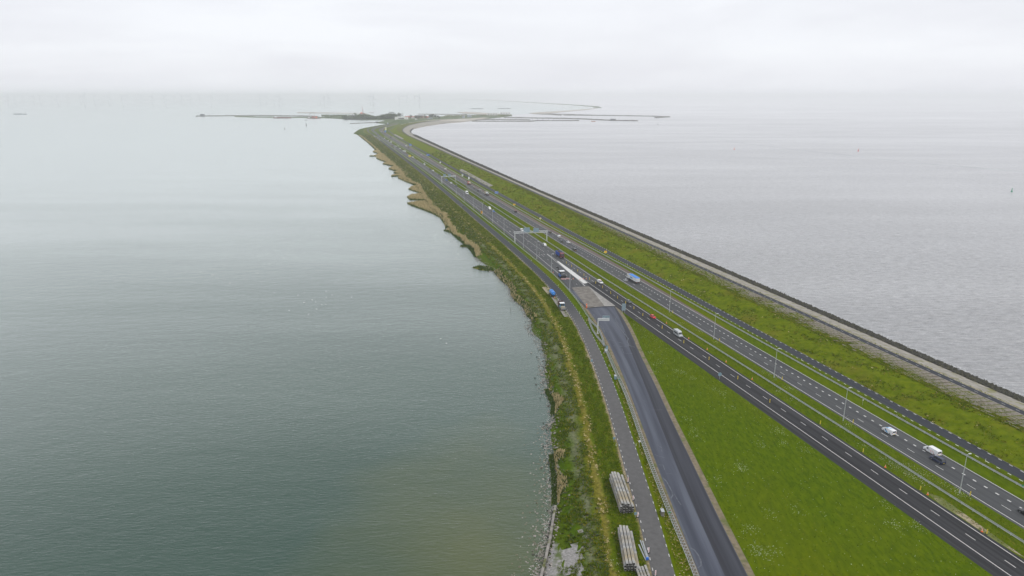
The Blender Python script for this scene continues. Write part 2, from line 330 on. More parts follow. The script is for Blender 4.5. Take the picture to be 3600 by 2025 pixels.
# ------------------------------------------------------------------ roads
def off(P, d):  # noqa
    """line moved sideways by d metres (right is +)"""
    out = []
    for i in range(len(P)):
        t = P[min(i+1, len(P)-1)]-P[max(i-1, 0)]; t.z = 0; t.normalize()
        out.append(P[i]+Vector((t.y, -t.x, 0))*d)
    return out
srv = strip('service_road', LSRL, LSRR, ASRV, dz=.03)
strip('side_road', LRSL, LRSR, ABLU, dz=.03)
strip('cycle_path', LCPL, LCPR, ABLU, dz=.03)
def mix2(k, z, pad):                            # motorway edges use neighbour lines
    P = line3(k, z); return off(P, pad)
ss_all = SS
AR_ = off(line3('ASR', ZR), 1.1); 
LAm = [W2(s, 160.6+1.2*math.sin(s*.05)*0, ZR) for s in SS if s < 420]
ssA = [s for s in SS if s < 420]
moto_a = strip('motorway_carriageway', LAm, [W2(s, 174.5, ZR) for s in ssA], ANEW, dz=.05)
ssB = np.array([s for s in SS if s > 395]); LA2 = line3('AL2', ZR, ss=ssB); ARB = off(line3('ASR', ZR, ss=ssB), 1.1)
moto_a2 = strip('motorway_carriageway', LA2, ARB, AOLD, dz=.04)
BL_ = off(line3('BSL', ZR), -1.1); BRR = line3('BR', ZR)
bsr = line3('BSR', ZR, bend=False)
moto_b = strip('motorway_carriageway', BL_, [b.copy() for b in off(BRR, -4.4)], AOLD, dz=.04)
strip('hard_shoulder', off(BRR, -4.45), BRR, ARED, dz=.034)
# closed roadbed with its ragged earth edge
ssN = np.arange(50, 372, 4.0); LN1 = line3('NRL', ZR, ss=ssN, bend=False); LN2 = line3('NRR', ZR, ss=ssN, bend=False)
roadbed = strip('new_roadbed', LN1, LN2, ABED, dz=.035)
strip('earth_shoulder', off(LN2, -.2), off(LN2, 1.9), DIRT, dz=.02)
strip('earth_shoulder', off(LN1, -1.6), off(LN1, .2), DIRT, dz=.02)
LAYER = mat('darker_layer', (.022, .023, .030), .8, c2=(.036, .038, .048), scale=1.0, coords='UV', stretch=(.6, .02, 1), detail=9, spec=.3)
lerp_ = lambda f: [a.lerp(b, f) for a, b in zip(LN1, LN2)]
nl = len(LN1); fr_ = lambda f0, f1, i: f0+(f1-f0)*max(0, (i-30)/(nl-32))**1.3
strip('asphalt_lane', [LN1[i].lerp(LN2[i], fr_(.52, .97, i)) for i in range(nl-1)], [LN1[i].lerp(LN2[i], .985) for i in range(nl-1)], mat('dull_layer', (.027, .029, .038), .8, c2=(.048, .052, .065), scale=1.0, coords='UV', stretch=(.5, .015, 1), detail=9, spec=.3), dz=.0385)
strip('asphalt_lane', [LN1[i].lerp(LN2[i], fr_(.53, .86, i)) for i in range(nl-14)], [LN1[i].lerp(LN2[i], fr_(.64, .87, i)) for i in range(nl-14)], LAYER, dz=.0425)
DUST = mat('dust_marks', (.06, .067, .085), .85, c2=(.13, .14, .16), scale=.8, detail=8)
def mark(pts, w, m=DUST, z=.046):
    P = [G(x, y, ZR+z) for x, y in dense_(pts)]; strip('dust_mark', off(P, -w/2), off(P, w/2), m)
def dense_(p, k=5):
    o = []
    for i in range(len(p)-1): o += [(p[i][0]+(p[i+1][0]-p[i][0])*t/k, p[i][1]+(p[i+1][1]-p[i][1])*t/k) for t in range(k)]
    return o+[p[-1]]
az = lambda *a: [(2000+a[i]/2.76, 1500+a[i+1]/2.76) for i in range(0, len(a), 2)]
cz_ = lambda *a: [(1900+a[i]/2.8986, 1000+a[i+1]/2.8986) for i in range(0, len(a), 2)]
mark(az(915,495,945,530,975,580,1000,630,1008,665,992,695), .45); mark(az(1180,1175,1215,1195,1255,1245,1280,1300,1283,1345,1255,1370), .4); mark(az(830,270,870,285,930,300), .2); mark(az(870,370,915,372,930,420), .25); mark(az(940,455,1050,460), .12)
mark(az(1020,650,1060,720,1090,760), .3); mark(az(850,170,895,200,905,250), .2); mark(az(1110,1000,1140,1080), .25)
mark(cz_(740,625,800,632,900,625,940,632), .35); mark(cz_(700,560,760,580,840,600,900,620), .3); mark(cz_(780,320,760,360,790,400,840,430,800,440), .25); mark(cz_(600,410,640,450,655,490), .4); mark(cz_(520,330,545,305,550,330), .3)
mark(cz_(895,545,885,580,905,620,960,640), .4); mark(cz_(830,650,850,700,900,705,940,700), .25); mark(cz_(1000,1185,1080,1187), .12); mark(cz_(1130,1278,1250,1278), .12); mark(cz_(760,380,870,520,900,560), .5)
# milled patch at the head of the roadbed
def poly(name, pts, z, m, parent=None, kind='structure'):
    V = [G(x, y, z) for x, y in pts]; o = meshobj(name, V, [tuple(range(len(V)))], m, uv=[(v.x, v.y) for v in V], parent=parent)
    if o.data.polygons[0].normal.z < 0: o.data.flip_normals()
    if kind: o['kind'] = kind
    return o
ff = lambda *a: [(1900+a[i]/5.795, 850+a[i+1]/5.795) for i in range(0, len(a), 2)]
poly('roadbed_edge', ff(480,870,575,930,650,930,960,1345,925,1348), ZR+.02, ABED)
poly('milled_surface', ff(640,935,690,925,985,905,1310,1310,955,1345), ZR+.06, GREYC)
poly('milled_surface', ff(985,905,1120,1010,1530,1308,1310,1312), ZR+.061, LGREY)
poly('asphalt_patch', ff(500,870,560,790,900,840,1000,895,690,922,575,930), ZR+.055, AOLD)
meshobj('kerb_step', [tuple(G(*p, ZR+z)) for z in (.0, .2) for p in (ff(950,1343)[0], ff(1530,1306)[0], ff(1530,1312)[0], ff(950,1350)[0])], [(0,1,2,3),(4,5,6,7),(0,1,5,4),(2,3,7,6),(1,2,6,5),(3,0,4,7)], DARK, kind='structure')
kk = lambda *a: [(1600+a[i]/4.14, 900+a[i+1]/4.14) for i in range(0, len(a), 2)]
poly('paved_layby', kk(1330,490,1420,540,1470,560,1690,885,1590,885,1400,600), ZR+.006, PALE)
poly('sand_patch', kk(1265,455,1340,445,1390,500,1350,560,1300,500), ZR+.004, SAND)
ss_ = lambda *a: [(1450+a[i]/7.247, 480+a[i+1]/7.247) for i in range(0, len(a), 2)]
for (xa, ya), (xb, yb) in (((1606,597),(1722,656)), ((1386,473),(1416,489))):
    sa, sb = SU(G(xb, yb, 4))[0], SU(G(xa, ya, 4))[0]; q_ = np.linspace(sa, sb, 20)
    strip('paved_layby', [W2(a, U('RSR', a)+.2, 3.85) for a in q_], [W2(a, U('RSR', a)+6.2, 5.25) for a in q_], PALE)
# crossover between the carriageways
poly('median_crossing', ss_(1350,1280,1400,1265,1500,1330,1620,1420,1760,1500,1900,1560,2200,1700,2420,1750,2250,1760,1980,1660,1700,1560,1560,1449), ZR+.02, AOLD)
poly('gravel_patch', [(2800+a/2.76, 1500+b/2.76) for a, b in [(1640,735),(1760,715),(2208,1010),(2300,1070),(2300,1180),(2208,1110),(2000,960),(1850,850),(1700,800)]], ZR+.02, GRAVEL)
poly('sand_patch', [(2800+a/2.76, 1500+b/2.76) for a, b in [(1270,640),(1420,690),(1620,830),(1760,900),(2000,1060),(2208,1190),(2300,1240),(2300,1330),(2208,1270),(1900,1090),(1600,880),(1400,760)]], ZR+.022, SAND)
nn = lambda *a: [(1700+a[i]/2.76, 1500+a[i+1]/2.76) for i in range(0, len(a), 2)]
def drape(name, pts, m, lift=.12, step=1.5, kind='structure'):
    """a patch laid on the lake bank, following its slope"""
    w = [SU(G(x, y, 2.0)) for x, y in pts]; s0, s1 = min(a for a, b in w), max(a for a, b in w); u0, u1 = min(b for a, b in w), max(b for a, b in w)
    ns, nuu = int((s1-s0)/step)+2, int((u1-u0)/step)+2
    def inside(s, u):
        c = False
        for i in range(len(w)):
            (a, b), (c2, d) = w[i], w[i-1]
            if (a > s) != (c2 > s) and u < (d-b)*(s-a)/(c2-a)+b: c = not c
        return c
    V = []; F = []; ix = {}
    def vid(i, j):
        if (i, j) not in ix: ix[i, j] = len(V); s, u = s0+i*step, u0+j*step; V.append(W2(s, u, bankz(s, u)+lift))
        return ix[i, j]
    for i in range(ns):
        for j in range(nuu):
            if inside(s0+(i+.5)*step+random.uniform(-.8, .8), u0+(j+.5)*step+random.uniform(-.8, .8)): F.append((vid(i, j), vid(i, j+1), vid(i+1, j+1), vid(i+1, j)))
    if F: return meshobj(name, V, F, m, kind=kind, smooth=True)
def bankz(s, u):
    a, b = U('SB', s), U('SRL', s)
    if u >= b: return ZR
    if u <= a: return -.6
    t = (u-a)/(b-a); d = u-a
    return min(ZR, -.6+1.5*min(1, d/2.5)+2.6*max(0, (t-.08)/.92)**.8)
drape('gravel_patch', nn(700,1090,760,1100,800,1190,860,1160,960,1100,985,1100,970,1230,940,1449,560,1449,600,1250,640,1130), GRAVEL, .15)
drape('gravel_patch', nn(940,985,990,975,985,1090,960,1090), GRAVEL, .15)
# stone edging at the water in front
edge = [G(x, y, .9) for x, y in nn(688,760,668,860,652,960,645,1010,630,1100,612,1170,590,1270,570,1350,545,1449,520,1600)]
g = Geo('shore_kerb', PALE); e2 = off(edge, .0); e3 = off(edge, -.7)
for i in range(len(edge)-1):
    a, b, c, d = edge[i], edge[i+1], e3[i+1], e3[i]; dn = Vector((0, 0, -1.2))
    g.add([a, b, c, d, a+dn, b+dn, c+dn, d+dn], [(0,1,2,3), (0,4,5,1), (2,6,7,3), (1,5,6,2), (3,7,4,0)])
o = g.make(); o['kind'] = 'structure'
# ------------------------------------------------------------------ painted markings
def along(k, s0, s1, z, step=4):
    ss = np.arange(s0, s1+step, step); us = [float(np.mean([U(k, s+d) for d in (-6, -3, 0, 3, 6)])) for s in ss]; return ss, us
def solid(name, k, s0, s1, w, z, parent=None, du=0, m=WHITE):
    ss, us = along(k, s0, s1, z); P = [W2(s, u+du, z) for s, u in zip(ss, us)]
    return strip(name, off(P, -w/2), off(P, w/2), m, parent=parent, kind=None)
def dashes(name, k, s0, s1, pitch, ln, w, z, parent=None, du=0, phase=0):
    V = []; s = s0+phase
    while s < s1:
        a = W2(s, U(k, s)+du, z); b = W2(s+ln, U(k, s+ln)+du, z); t = (b-a).normalized()*1; r = Vector((t.y, -t.x, 0))*w/2
        V += [a-r, a+r, b+r, b-r]; s += pitch
    F = np.arange(len(V)).reshape(-1, 4); return meshobj(name, V, F, WHITE, parent=parent, kind='stuff')
ZM_ = ZR+.062
zl = ZR+.06
solid('edge_line', 'ASR', 50, 2200, .24, zl+.004, moto_a)
solid('edge_line', 'ASL', 50, 500, .24, zl+.004, moto_a)
solid('edge_line', 'ASE', 424, 2200, .24, zl, moto_a2)
solid('edge_line', 'BSL', 50, 2200, .24, zl, moto_b)
solid('edge_line', 'BSR', 50, 2200, .24, zl, moto_b)
SAD = SU(G(2800+1043/2.76, 1500+628/2.76, ZR))[0]
dashes('lane_dashes', 'AD', 50, 2200, 12, 3.2, .2, zl+.004, moto_a, phase=(SAD-1.6-50) % 12)
SBC = SU(G(2800+1701/2.76, 1500+583/2.76, ZR))[0]
dashes('lane_dashes', 'BC', 50, 2200, 12, 3.2, .2, zl, moto_b, phase=(SBC-1.6-50) % 12)
SBB = SU(G(2800+1725/2.76, 1500+524/2.76, ZR))[0]
dashes('block_dashes', 'BB', 50, 600, 4, 1.2, .5, zl, moto_b, phase=(SBB-.6-50) % 4)
dashes('block_dashes', 'ASL', 510, 800, 4, 1.2, .5, zl, moto_a2)
dashes('lane_dashes', 'ASL', 800, 1200, 12, 3.2, .2, zl, moto_a2)
dashes('lane_dashes', 'AX', 404, 560, 12, 3.2, .2, zl, moto_a2, phase=5)
T['SRR'] = [(s, u+6.3*(1.0 if s > 400 else 1.04)) for s, u in T['SRL']]
for k, du in (('SRL', .45), ('SRR', -.45)): dashes('edge_dashes', k, 50, 1000, 4, 1.1, .19, ZR+.04, srv, du=du)
sr2 = [o for o in bpy.data.objects if o.name == 'side_road'][0]; cyp = [o for o in bpy.data.objects if o.name == 'cycle_path'][0]
for k, du in (('RSL', .45), ('RSR', -.45)): dashes('edge_dashes', k, 50, 1000, 4, 1.3, .3, ZR+(.05 if du > 0 else .14), sr2, du=du)
dashes('centre_dashes', 'CPL', 50, 700, 6, 1.6, .16, 6.2, cyp, du=1.75)
for k, du in (('CPL', -.1), ('CPR', .1)): solid('edge_kerb', k, 50, 1500, .22, 6.235 if du < 0 else 6.14, cyp, du=du, m=PALE)
solid('edge_kerb', 'RSR', 50, 700, .35, ZR+.15, sr2, du=.2, m=PALE)
# painted white wedge, arrows
poly('painted_wedge', ff(330,392,372,398,700,630,965,838,882,850,600,640), ZR+.075, WHITE, parent=moto_a2, kind=None)
poly('painted_line', ff(130,250,140,250,915,898,900,898,700,720), ZR+.07, WHITE, parent=moto_a2, kind=None)
def arrow(px, py, rot):
    p = G(px, py, ZR+.065); g = Geo('painted_arrow', WHITE); M = Matrix.Rotation(rot, 3, 'Z')
    sh = [(-.12, -1.8), (.12, -1.8), (.12, .3), (.45, .3), (0, 1.6), (-.45, .3), (-.12, .3)]
    g.add([p+M@Vector((x, y, 0)) for x, y in sh], [(0, 1, 2, 6), (3, 4, 5), ]); o = g.make(parent=moto_a2)
for a, b in ((1135,850),(1235,835),(540,365),(610,378),(285,175),(480,282),(1190,845)): arrow(1700+a/5.795, 750+b/5.795, PI-HD)
for a, b in ((1025,925),(1205,1060),(1410,1225),(1720,1395),(850,800),(700,690)): arrow(1500+a/4.83, 560+b/4.83, PI-HD)
# ------------------------------------------------------------------ concrete blocks of the revetment
def panel_mesh(k, miss=.08):
    g = Geo('block_panel', SLAT); rg = random.Random(k)
    for i in range(32):
        u = .35+i*.475
        if i < 14 and rg.random() < .85-.05*i: continue
        if rg.random() < miss: continue
        z = 7.4-1.2*u/15.3; j = rg.uniform(-.03, .03); l = 2.7+rg.uniform(-.2, .1)
        g.box((u-7.65, j, z-6.8+.03), (.24, l, .14))
    o = g.make(); me = o.data; bpy.data.objects.remove(o); return me
PM = [panel_mesh(k) for k in range(8)]+[panel_mesh(k, .6) for k in range(8, 14)]
rev = bpy.data.objects['revetment']
s = 60.0; i = 0; far = []
while s < 620:
    c = W2(s, (U('CR', s)+U('CPL', s))/2, 6.83); wv = U('CPL', s)-U('CR', s)
    o = bpy.data.objects.new('block_panel', PM[random.randrange(8) if random.random() > (s-240)/170 else random.randrange(8, 14)]); COL.objects.link(o); o.parent = rev
    o.location = c; o.rotation_euler = (0, 0, -HD); o.scale = (wv/15.7, 1, 1); s += 3.25; i += 1
# ------------------------------------------------------------------ water
def water(name, pts, c, c2, rough, ior, bumps, patches=None, fgain=(1, 0), gtint=(1, 1, 1), tint=0, fmax=1.0):
    V = [(x, y, 0) for x, y in pts]; m = bpy.data.materials.new(name+'_water'); m.use_nodes = True
    N, L = m.node_tree.nodes, m.node_tree.links; N.remove(N['Principled BSDF'])
    t = N.new('ShaderNodeTexCoord')
    n1 = N.new('ShaderNodeTexNoise'); n1.inputs['Scale'].default_value = .004; n1.inputs['Detail'].default_value = 6
    q = N.new('ShaderNodeMapping'); q.inputs['Scale'].default_value = (.35, 1.6, 1); L.new(t.outputs['Object'], q.inputs[0]); L.new(q.outputs[0], n1.inputs['Vector'])
    r = N.new('ShaderNodeValToRGB'); r.color_ramp.elements[0].position = .35; r.color_ramp.elements[1].position = .65
    r.color_ramp.elements[0].color = (*c, 1); r.color_ramp.elements[1].color = (*c2, 1); L.new(n1.outputs['Fac'], r.inputs[0]); col = r.outputs[0]
    if patches: col = patches(N, L, t, col)
    if tint:  # wave contrast painted into the water colour, along with silt and foam variation
        tq = N.new('ShaderNodeMapping'); tq.inputs['Rotation'].default_value = (0, 0, R(12)); tq.inputs['Scale'].default_value = (.6, 2.2, 1); L.new(t.outputs['Object'], tq.inputs[0])
        tn = N.new('ShaderNodeTexNoise'); tn.inputs['Scale'].default_value = .22; tn.inputs['Detail'].default_value = 5; tn.inputs['Roughness'].default_value = .6; L.new(tq.outputs[0], tn.inputs['Vector'])
        tm = N.new('ShaderNodeMapRange'); tm.inputs['From Min'].default_value = .3; tm.inputs['From Max'].default_value = .7; tm.inputs['To Min'].default_value = 1-tint; tm.inputs['To Max'].default_value = 1+tint; L.new(tn.outputs['Fac'], tm.inputs[0])
        tv = N.new('ShaderNodeVectorMath'); tv.operation = 'SCALE'; L.new(col, tv.inputs[0]); L.new(tm.outputs[0], tv.inputs['Scale']); col = tv.outputs[0]
    prev = None
    for (sc, st, rot, dist, strength) in bumps:
        mp_ = N.new('ShaderNodeMapping'); mp_.inputs['Rotation'].default_value = (0, 0, rot); mp_.inputs['Scale'].default_value = st; L.new(t.outputs['Object'], mp_.inputs[0])
        n = N.new('ShaderNodeTexNoise'); n.inputs['Scale'].default_value = sc; n.inputs['Detail'].default_value = 3; n.inputs['Distortion'].default_value = .4; L.new(mp_.outputs[0], n.inputs['Vector'])
        b = N.new('ShaderNodeBump'); b.inputs['Strength'].default_value = strength; b.inputs['Distance'].default_value = dist; L.new(n.outputs['Fac'], b.inputs['Height'])
        if prev: L.new(prev.outputs[0], b.inputs['Normal'])
        prev = b
    dif = N.new('ShaderNodeBsdfDiffuse'); L.new(col, dif.inputs[0]); L.new(prev.outputs[0], dif.inputs['Normal'])
    gl = N.new('ShaderNodeBsdfGlossy'); gl.inputs['Roughness'].default_value = rough; L.new(prev.outputs[0], gl.inputs['Normal']); gl.inputs[0].default_value = (*gtint, 1)
    fr = N.new('ShaderNodeFresnel'); fr.inputs['IOR'].default_value = ior; fm = N.new('ShaderNodeMath'); fm.operation = 'MULTIPLY_ADD'; fm.use_clamp = True
    bf = N.new('ShaderNodeMath'); bf.operation = 'ADD'; fr2 = N.new('ShaderNodeFresnel'); fr2.inputs['IOR'].default_value = ior; L.new(prev.outputs[0], fr2.inputs['Normal'])
    L.new(fr.outputs[0], bf.inputs[0]); L.new(fr2.outputs[0], bf.inputs[1]); L.new(bf.outputs[0], fm.inputs[0]); gq = N.new('ShaderNodeMapping'); gq.inputs['Scale'].default_value = (.25, 1.3, 1); L.new(t.outputs['Object'], gq.inputs[0])
    gn = N.new('ShaderNodeTexNoise'); gn.inputs['Scale'].default_value = .0011; gn.inputs['Detail'].default_value = 6; gn.inputs['Roughness'].default_value = .6; L.new(gq.outputs[0], gn.inputs['Vector'])
    gm = N.new('ShaderNodeMapRange'); gm.inputs['From Min'].default_value = .35; gm.inputs['From Max'].default_value = .65; gm.inputs['To Min'].default_value = fgain[0]/2*.9; gm.inputs['To Max'].default_value = fgain[0]/2*1.08; L.new(gn.outputs['Fac'], gm.inputs[0])
    g2q = N.new('ShaderNodeMapping'); g2q.inputs['Scale'].default_value = (.3, 1.2, 1); g2q.inputs['Rotation'].default_value = (0, 0, R(8)); L.new(t.outputs['Object'], g2q.inputs[0])
    g2 = N.new('ShaderNodeTexNoise'); g2.inputs['Scale'].default_value = .009; g2.inputs['Detail'].default_value = 5; L.new(g2q.outputs[0], g2.inputs['Vector'])
    g3 = N.new('ShaderNodeMapRange'); g3.inputs['From Min'].default_value = .4; g3.inputs['From Max'].default_value = .62; g3.inputs['To Min'].default_value = .93; g3.inputs['To Max'].default_value = 1.04; L.new(g2.outputs['Fac'], g3.inputs[0])
    g4 = N.new('ShaderNodeMath'); g4.operation = 'MULTIPLY'; L.new(gm.outputs[0], g4.inputs[0]); L.new(g3.outputs[0], g4.inputs[1]); L.new(g4.outputs[0], fm.inputs[1])
    fm.inputs[2].default_value = fgain[1]
    mixs = N.new('ShaderNodeMixShader'); mn = N.new('ShaderNodeMath'); mn.operation = 'MINIMUM'; mn.inputs[1].default_value = fmax; L.new(fm.outputs[0], mn.inputs[0]); L.new(mn.outputs[0], mixs.inputs[0]); L.new(dif.outputs[0], mixs.inputs[1]); L.new(gl.outputs[0], mixs.inputs[2])
    L.new(mixs.outputs[0], N['Material Output'].inputs[0])
    o = meshobj(name, V, [tuple(range(len(V)))], m, kind='structure')
    if o.data.polygons[0].normal.z < 0: o.data.flip_normals()
    return o
mid = [W2(s, 200) for s in (-3000, 0, 1000, 2100)]+[G(x, y) for x, y in ((1352,462),(1352,452),(1370,441),(1400,434),(1480,420),(1600,413),(1800,402),(1950,396),(2095,381),(2060,375),(1917,366),(1725,354),(1613,345.5))]
far_end = mid[-1]; far2 = Vector((far_end.x*33000/far_end.y, 33000, 0))
mid = [(p.x, p.y) for p in mid]+[(far2.x, 33000)]
def shallow(N, L, t, col):
    """yellow-green shallows near the shore in the foreground"""
    c = SU(G(1690, 1850)); p = G(1660, 1930)
    d = N.new('ShaderNodeVectorMath'); d.operation = 'DISTANCE'; mpp = N.new('ShaderNodeMapping'); mpp.inputs['Scale'].default_value = (1.25, .8, 0); L.new(t.outputs['Object'], mpp.inputs[0]); L.new(mpp.outputs[0], d.inputs[0]); d.inputs[1].default_value = (p.x*1.25, p.y*.8, 0)
    n = N.new('ShaderNodeTexNoise'); n.inputs['Scale'].default_value = .035; n.inputs['Detail'].default_value = 5; L.new(t.outputs['Object'], n.inputs['Vector'])
    a = N.new('ShaderNodeMath'); a.operation = 'MULTIPLY_ADD'; L.new(n.outputs['Fac'], a.inputs[0]); a.inputs[1].default_value = 50; L.new(d.outputs['Value'], a.inputs[2])
    mr = N.new('ShaderNodeMapRange'); mr.inputs['From Min'].default_value = 26; mr.inputs['From Max'].default_value = 92; mr.inputs['To Min'].default_value = .85; mr.inputs['To Max'].default_value = 0; L.new(a.outputs[0], mr.inputs[0])
    x = N.new('ShaderNodeMix'); x.data_type = 'RGBA'; L.new(mr.outputs[0], x.inputs['Factor']); L.new(col, x.inputs['A']); x.inputs['B'].default_value = (.085, .10, .038, 1)
    return x.outputs['Result']
lake = water('lake', mid+[(-60000, 33000), (-60000, -3000)], (.024, .057, .042), (.042, .080, .060), .20, 1.6,
  [(.42, (.8, 3.0, 1), R(-35), .5, .62), (.09, (1, 2, 1), R(-20), .9, .4), (.012, (.5, 2.5, 1), 0, 1.6, .15)], shallow, (2.0, -.105), (.965, 1, .982), fmax=.80)
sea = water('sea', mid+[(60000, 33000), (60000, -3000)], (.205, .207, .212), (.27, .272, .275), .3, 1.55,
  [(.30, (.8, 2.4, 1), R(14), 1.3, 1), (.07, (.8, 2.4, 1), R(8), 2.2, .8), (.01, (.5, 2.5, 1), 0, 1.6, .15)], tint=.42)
# ------------------------------------------------------------------ plants, stones
def blades(name, P, r, h, mats, nb=5, w=.35, kind='stuff', lean=1.0, wts=None):
    P = np.asarray(P, float); n = len(P)
    if n == 0: return
    r = np.broadcast_to(np.asarray(r, float), (n,)); h = np.broadcast_to(np.asarray(h, float), (n,))
    Pp = np.repeat(P, nb, 0); rr = np.repeat(r, nb)*RNG.uniform(.5, 1.1, n*nb); hh = np.repeat(h, nb)*RNG.uniform(.6, 1.15, n*nb)
    a = RNG.uniform(0, 2*PI, n*nb); d = np.stack([np.cos(a), np.sin(a), 0*a], 1); p = np.stack([-np.sin(a), np.cos(a), 0*a], 1)
    c = Pp+d*(rr*.25)[:, None]; ww = (np.repeat(r, nb)*w)[:, None]
    V = np.stack([c-p*ww, c+p*ww, c+d*(rr*lean)[:, None]+np.array([0, 0, 1])*hh[:, None]], 1).reshape(-1, 3)
    F = np.arange(len(V)).reshape(-1, 3); mi = np.repeat(RNG.choice(len(mats), n, p=wts), nb)
    return meshobj(name, V, F, mats, mi, kind=kind)
ICO = np.array([(0, 0, 1), (.9, 0, .1), (.28, .86, .1), (-.73, .53, .1), (-.73, -.53, .1), (.28, -.86, .1), (0, 0, -.8)])
IF = np.array([(0, 1, 2), (0, 2, 3), (0, 3, 4), (0, 4, 5), (0, 5, 1), (6, 2, 1), (6, 3, 2), (6, 4, 3), (6, 5, 4), (6, 1, 5)])
def rocks(name, P, r, mats, flat=.7, kind='stuff', wts=None):
    P = np.asarray(P, float); n = len(P); r = np.broadcast_to(np.asarray(r, float), (n,))
    V = ICO[None]*RNG.uniform(.6, 1.25, (n, 7, 3))*r[:, None, None]*RNG.uniform(.6, 1.3, (n, 1, 3))*np.array([1, 1, flat])
    a = RNG.uniform(0, 2*PI, n); ca, sa = np.cos(a)[:, None], np.sin(a)[:, None]
    V = np.stack([V[..., 0]*ca-V[..., 1]*sa, V[..., 0]*sa+V[..., 1]*ca, V[..., 2]], -1)+P[:, None]
    F = (IF[None]+7*np.arange(n)[:, None, None]).reshape(-1, 3)
    return meshobj(name, V.reshape(-1, 3), F, mats, np.repeat(RNG.choice(len(mats), n, p=wts), 10), kind=kind)
def slog(n, a, b): return a*(b/a)**RNG.random(n)
from mathutils import noise as MN
def clumpy(s, u, f):   # noise field that gathers plants in groups
    return np.array([MN.noise((a*f*.35, b*f*.5, 3.3))+.6*MN.noise((a*f*1.1, b*f*1.3, 8.1))+.35*MN.noise((a*f*3.1, b*f*3.3, 1.1)) for a, b in zip(s, u)])*2.2
def fs(f, *a): return np.array([f(*x) for x in zip(*a)])
def bank_pts(n, s0, s1, lo, hi, frm='SRL', keep=None):
    s = slog(n, s0, s1); d = RNG.uniform(lo, hi, n); u = U(frm, s)+d
    k = np.ones(n, bool) if keep is None else keep(s, d)
    k &= u > U('SB', s)+.3
    s, u = s[k], u[k]; z = np.array([bankz(a, b) for a, b in zip(s, u)])
    p = np.array([W2(a, b, c) for a, b, c in zip(s, u, z)]); return s, p
s_, p_ = bank_pts(26000, 55, 900, -22, -11.5, keep=lambda s, d: clumpy(s, d, .5) > -.25)
blades('bank_shrubs', p_, .3+s_*.0008, .4+s_*.0005, [TUFTB, TUFTD, TUFTG, TUFTY], wts=[.22, .10, .48, .20])
s_, p_ = bank_pts(9000, 55, 260, -26, -17, keep=lambda s, d: clumpy(s, d, .5) > .1)
blades('bank_shrubs', p_, .42, .5, [TUFTD, TUFTG], wts=[.3, .7])
s_, p_ = bank_pts(5000, 55, 900, -12, -7.8, keep=lambda s, d: clumpy(s, d, .6) > -.1)
blades('dry_grass', p_, .3+s_*.001, .35, [REED, TUFTY, TUFTG], wts=[.3, .45, .25])
s_, p_ = bank_pts(26000, 55, 900, -8.4, -1.0)
blades('bank_grass', p_, .28+s_*.0009, .26+s_*.0003, [TUFTD, TUFTG, TUFTY], wts=[.2, .68, .12])
s_, p_ = bank_pts(22000, 560, 2280, -60, -9, keep=lambda s, d: (U('SRL', s)+d > U('SB', s)+7))
blades('bank_shrubs', p_, .5+s_*.0007, .5+s_*.0005, [TUFTB, TUFTD, TUFTG, TUFTY, REED], wts=[.16, .18, .42, .17, .07])
s_, p_ = bank_pts(14000, 560, 2280, -9, -1); blades('bank_grass', p_, .5+s_*.0006, .3+s_*.0002, [TUFTD, TUFTG, TUFTY, REED], wts=[.25, .4, .25, .1])
# reeds along the far shore and on the spits
def reeds(P, tan, size=1.0):
    P = np.asarray(P, float); tan = np.asarray(tan)
    if tan.any(): blades('reeds', P[tan], .55*size, 2.0*size, [REED], nb=4, w=.55, lean=.35)
    if (~tan).any(): blades('reeds', P[~tan], .6*size, 1.3*size, [REEDG, TUFTD], nb=4, w=.55, lean=.5, wts=[.7, .3])
n = 20000; s = slog(n, 520, 2300); d = RNG.uniform(-.5, 9, n); uu = U('SB', s)+d; z = [max(0, bankz(a, b)) for a, b in zip(s, uu)]
P = np.array([W2(a, b, c) for a, b, c in zip(s, uu, z)]); nn_ = np.array([MN.noise((a*.03, 0, 0))+.6*MN.noise((a*.11, 2, 0)) for a in s]); tan = (d > 1.8+2.4*nn_+RNG.normal(0, .4, n)) & (RNG.random(n) < .9); k = d < 5.2+4*nn_+RNG.normal(0, .8, n); reeds(P[k], tan[k], 1.0)
n = 2600; s = np.concatenate([RNG.uniform(238, 262, n//2), RNG.uniform(178, 208, n//2)]); d = RNG.uniform(-.8, 5, n); uu = U('SB', s)+d
P = np.array([W2(a, b, max(0, bankz(a, b))) for a, b in zip(s, uu)]); k = d < 2.6+1.8*np.sin(s*.31)+RNG.normal(0, .7, n); reeds(P[k], ((d > 1) & (RNG.random(n) < .5))[k], .7)
n = 1200; s = RNG.uniform(355, 470, n); d = RNG.uniform(0, 4, n); P = np.array([W2(a, U('SB', a)+b, max(0, bankz(a, U('SB', a)+b))) for a, b in zip(s, d)]); reeds(P, RNG.random(n) < .25, .8)
LZ = lambda *a: [(1400+a[i]/3.622, 560+a[i+1]/3.622) for i in range(0, len(a), 2)]
GZ = lambda *a: [(1200+a[i]/6.44, 400+a[i+1]/6.44) for i in range(0, len(a), 2)]
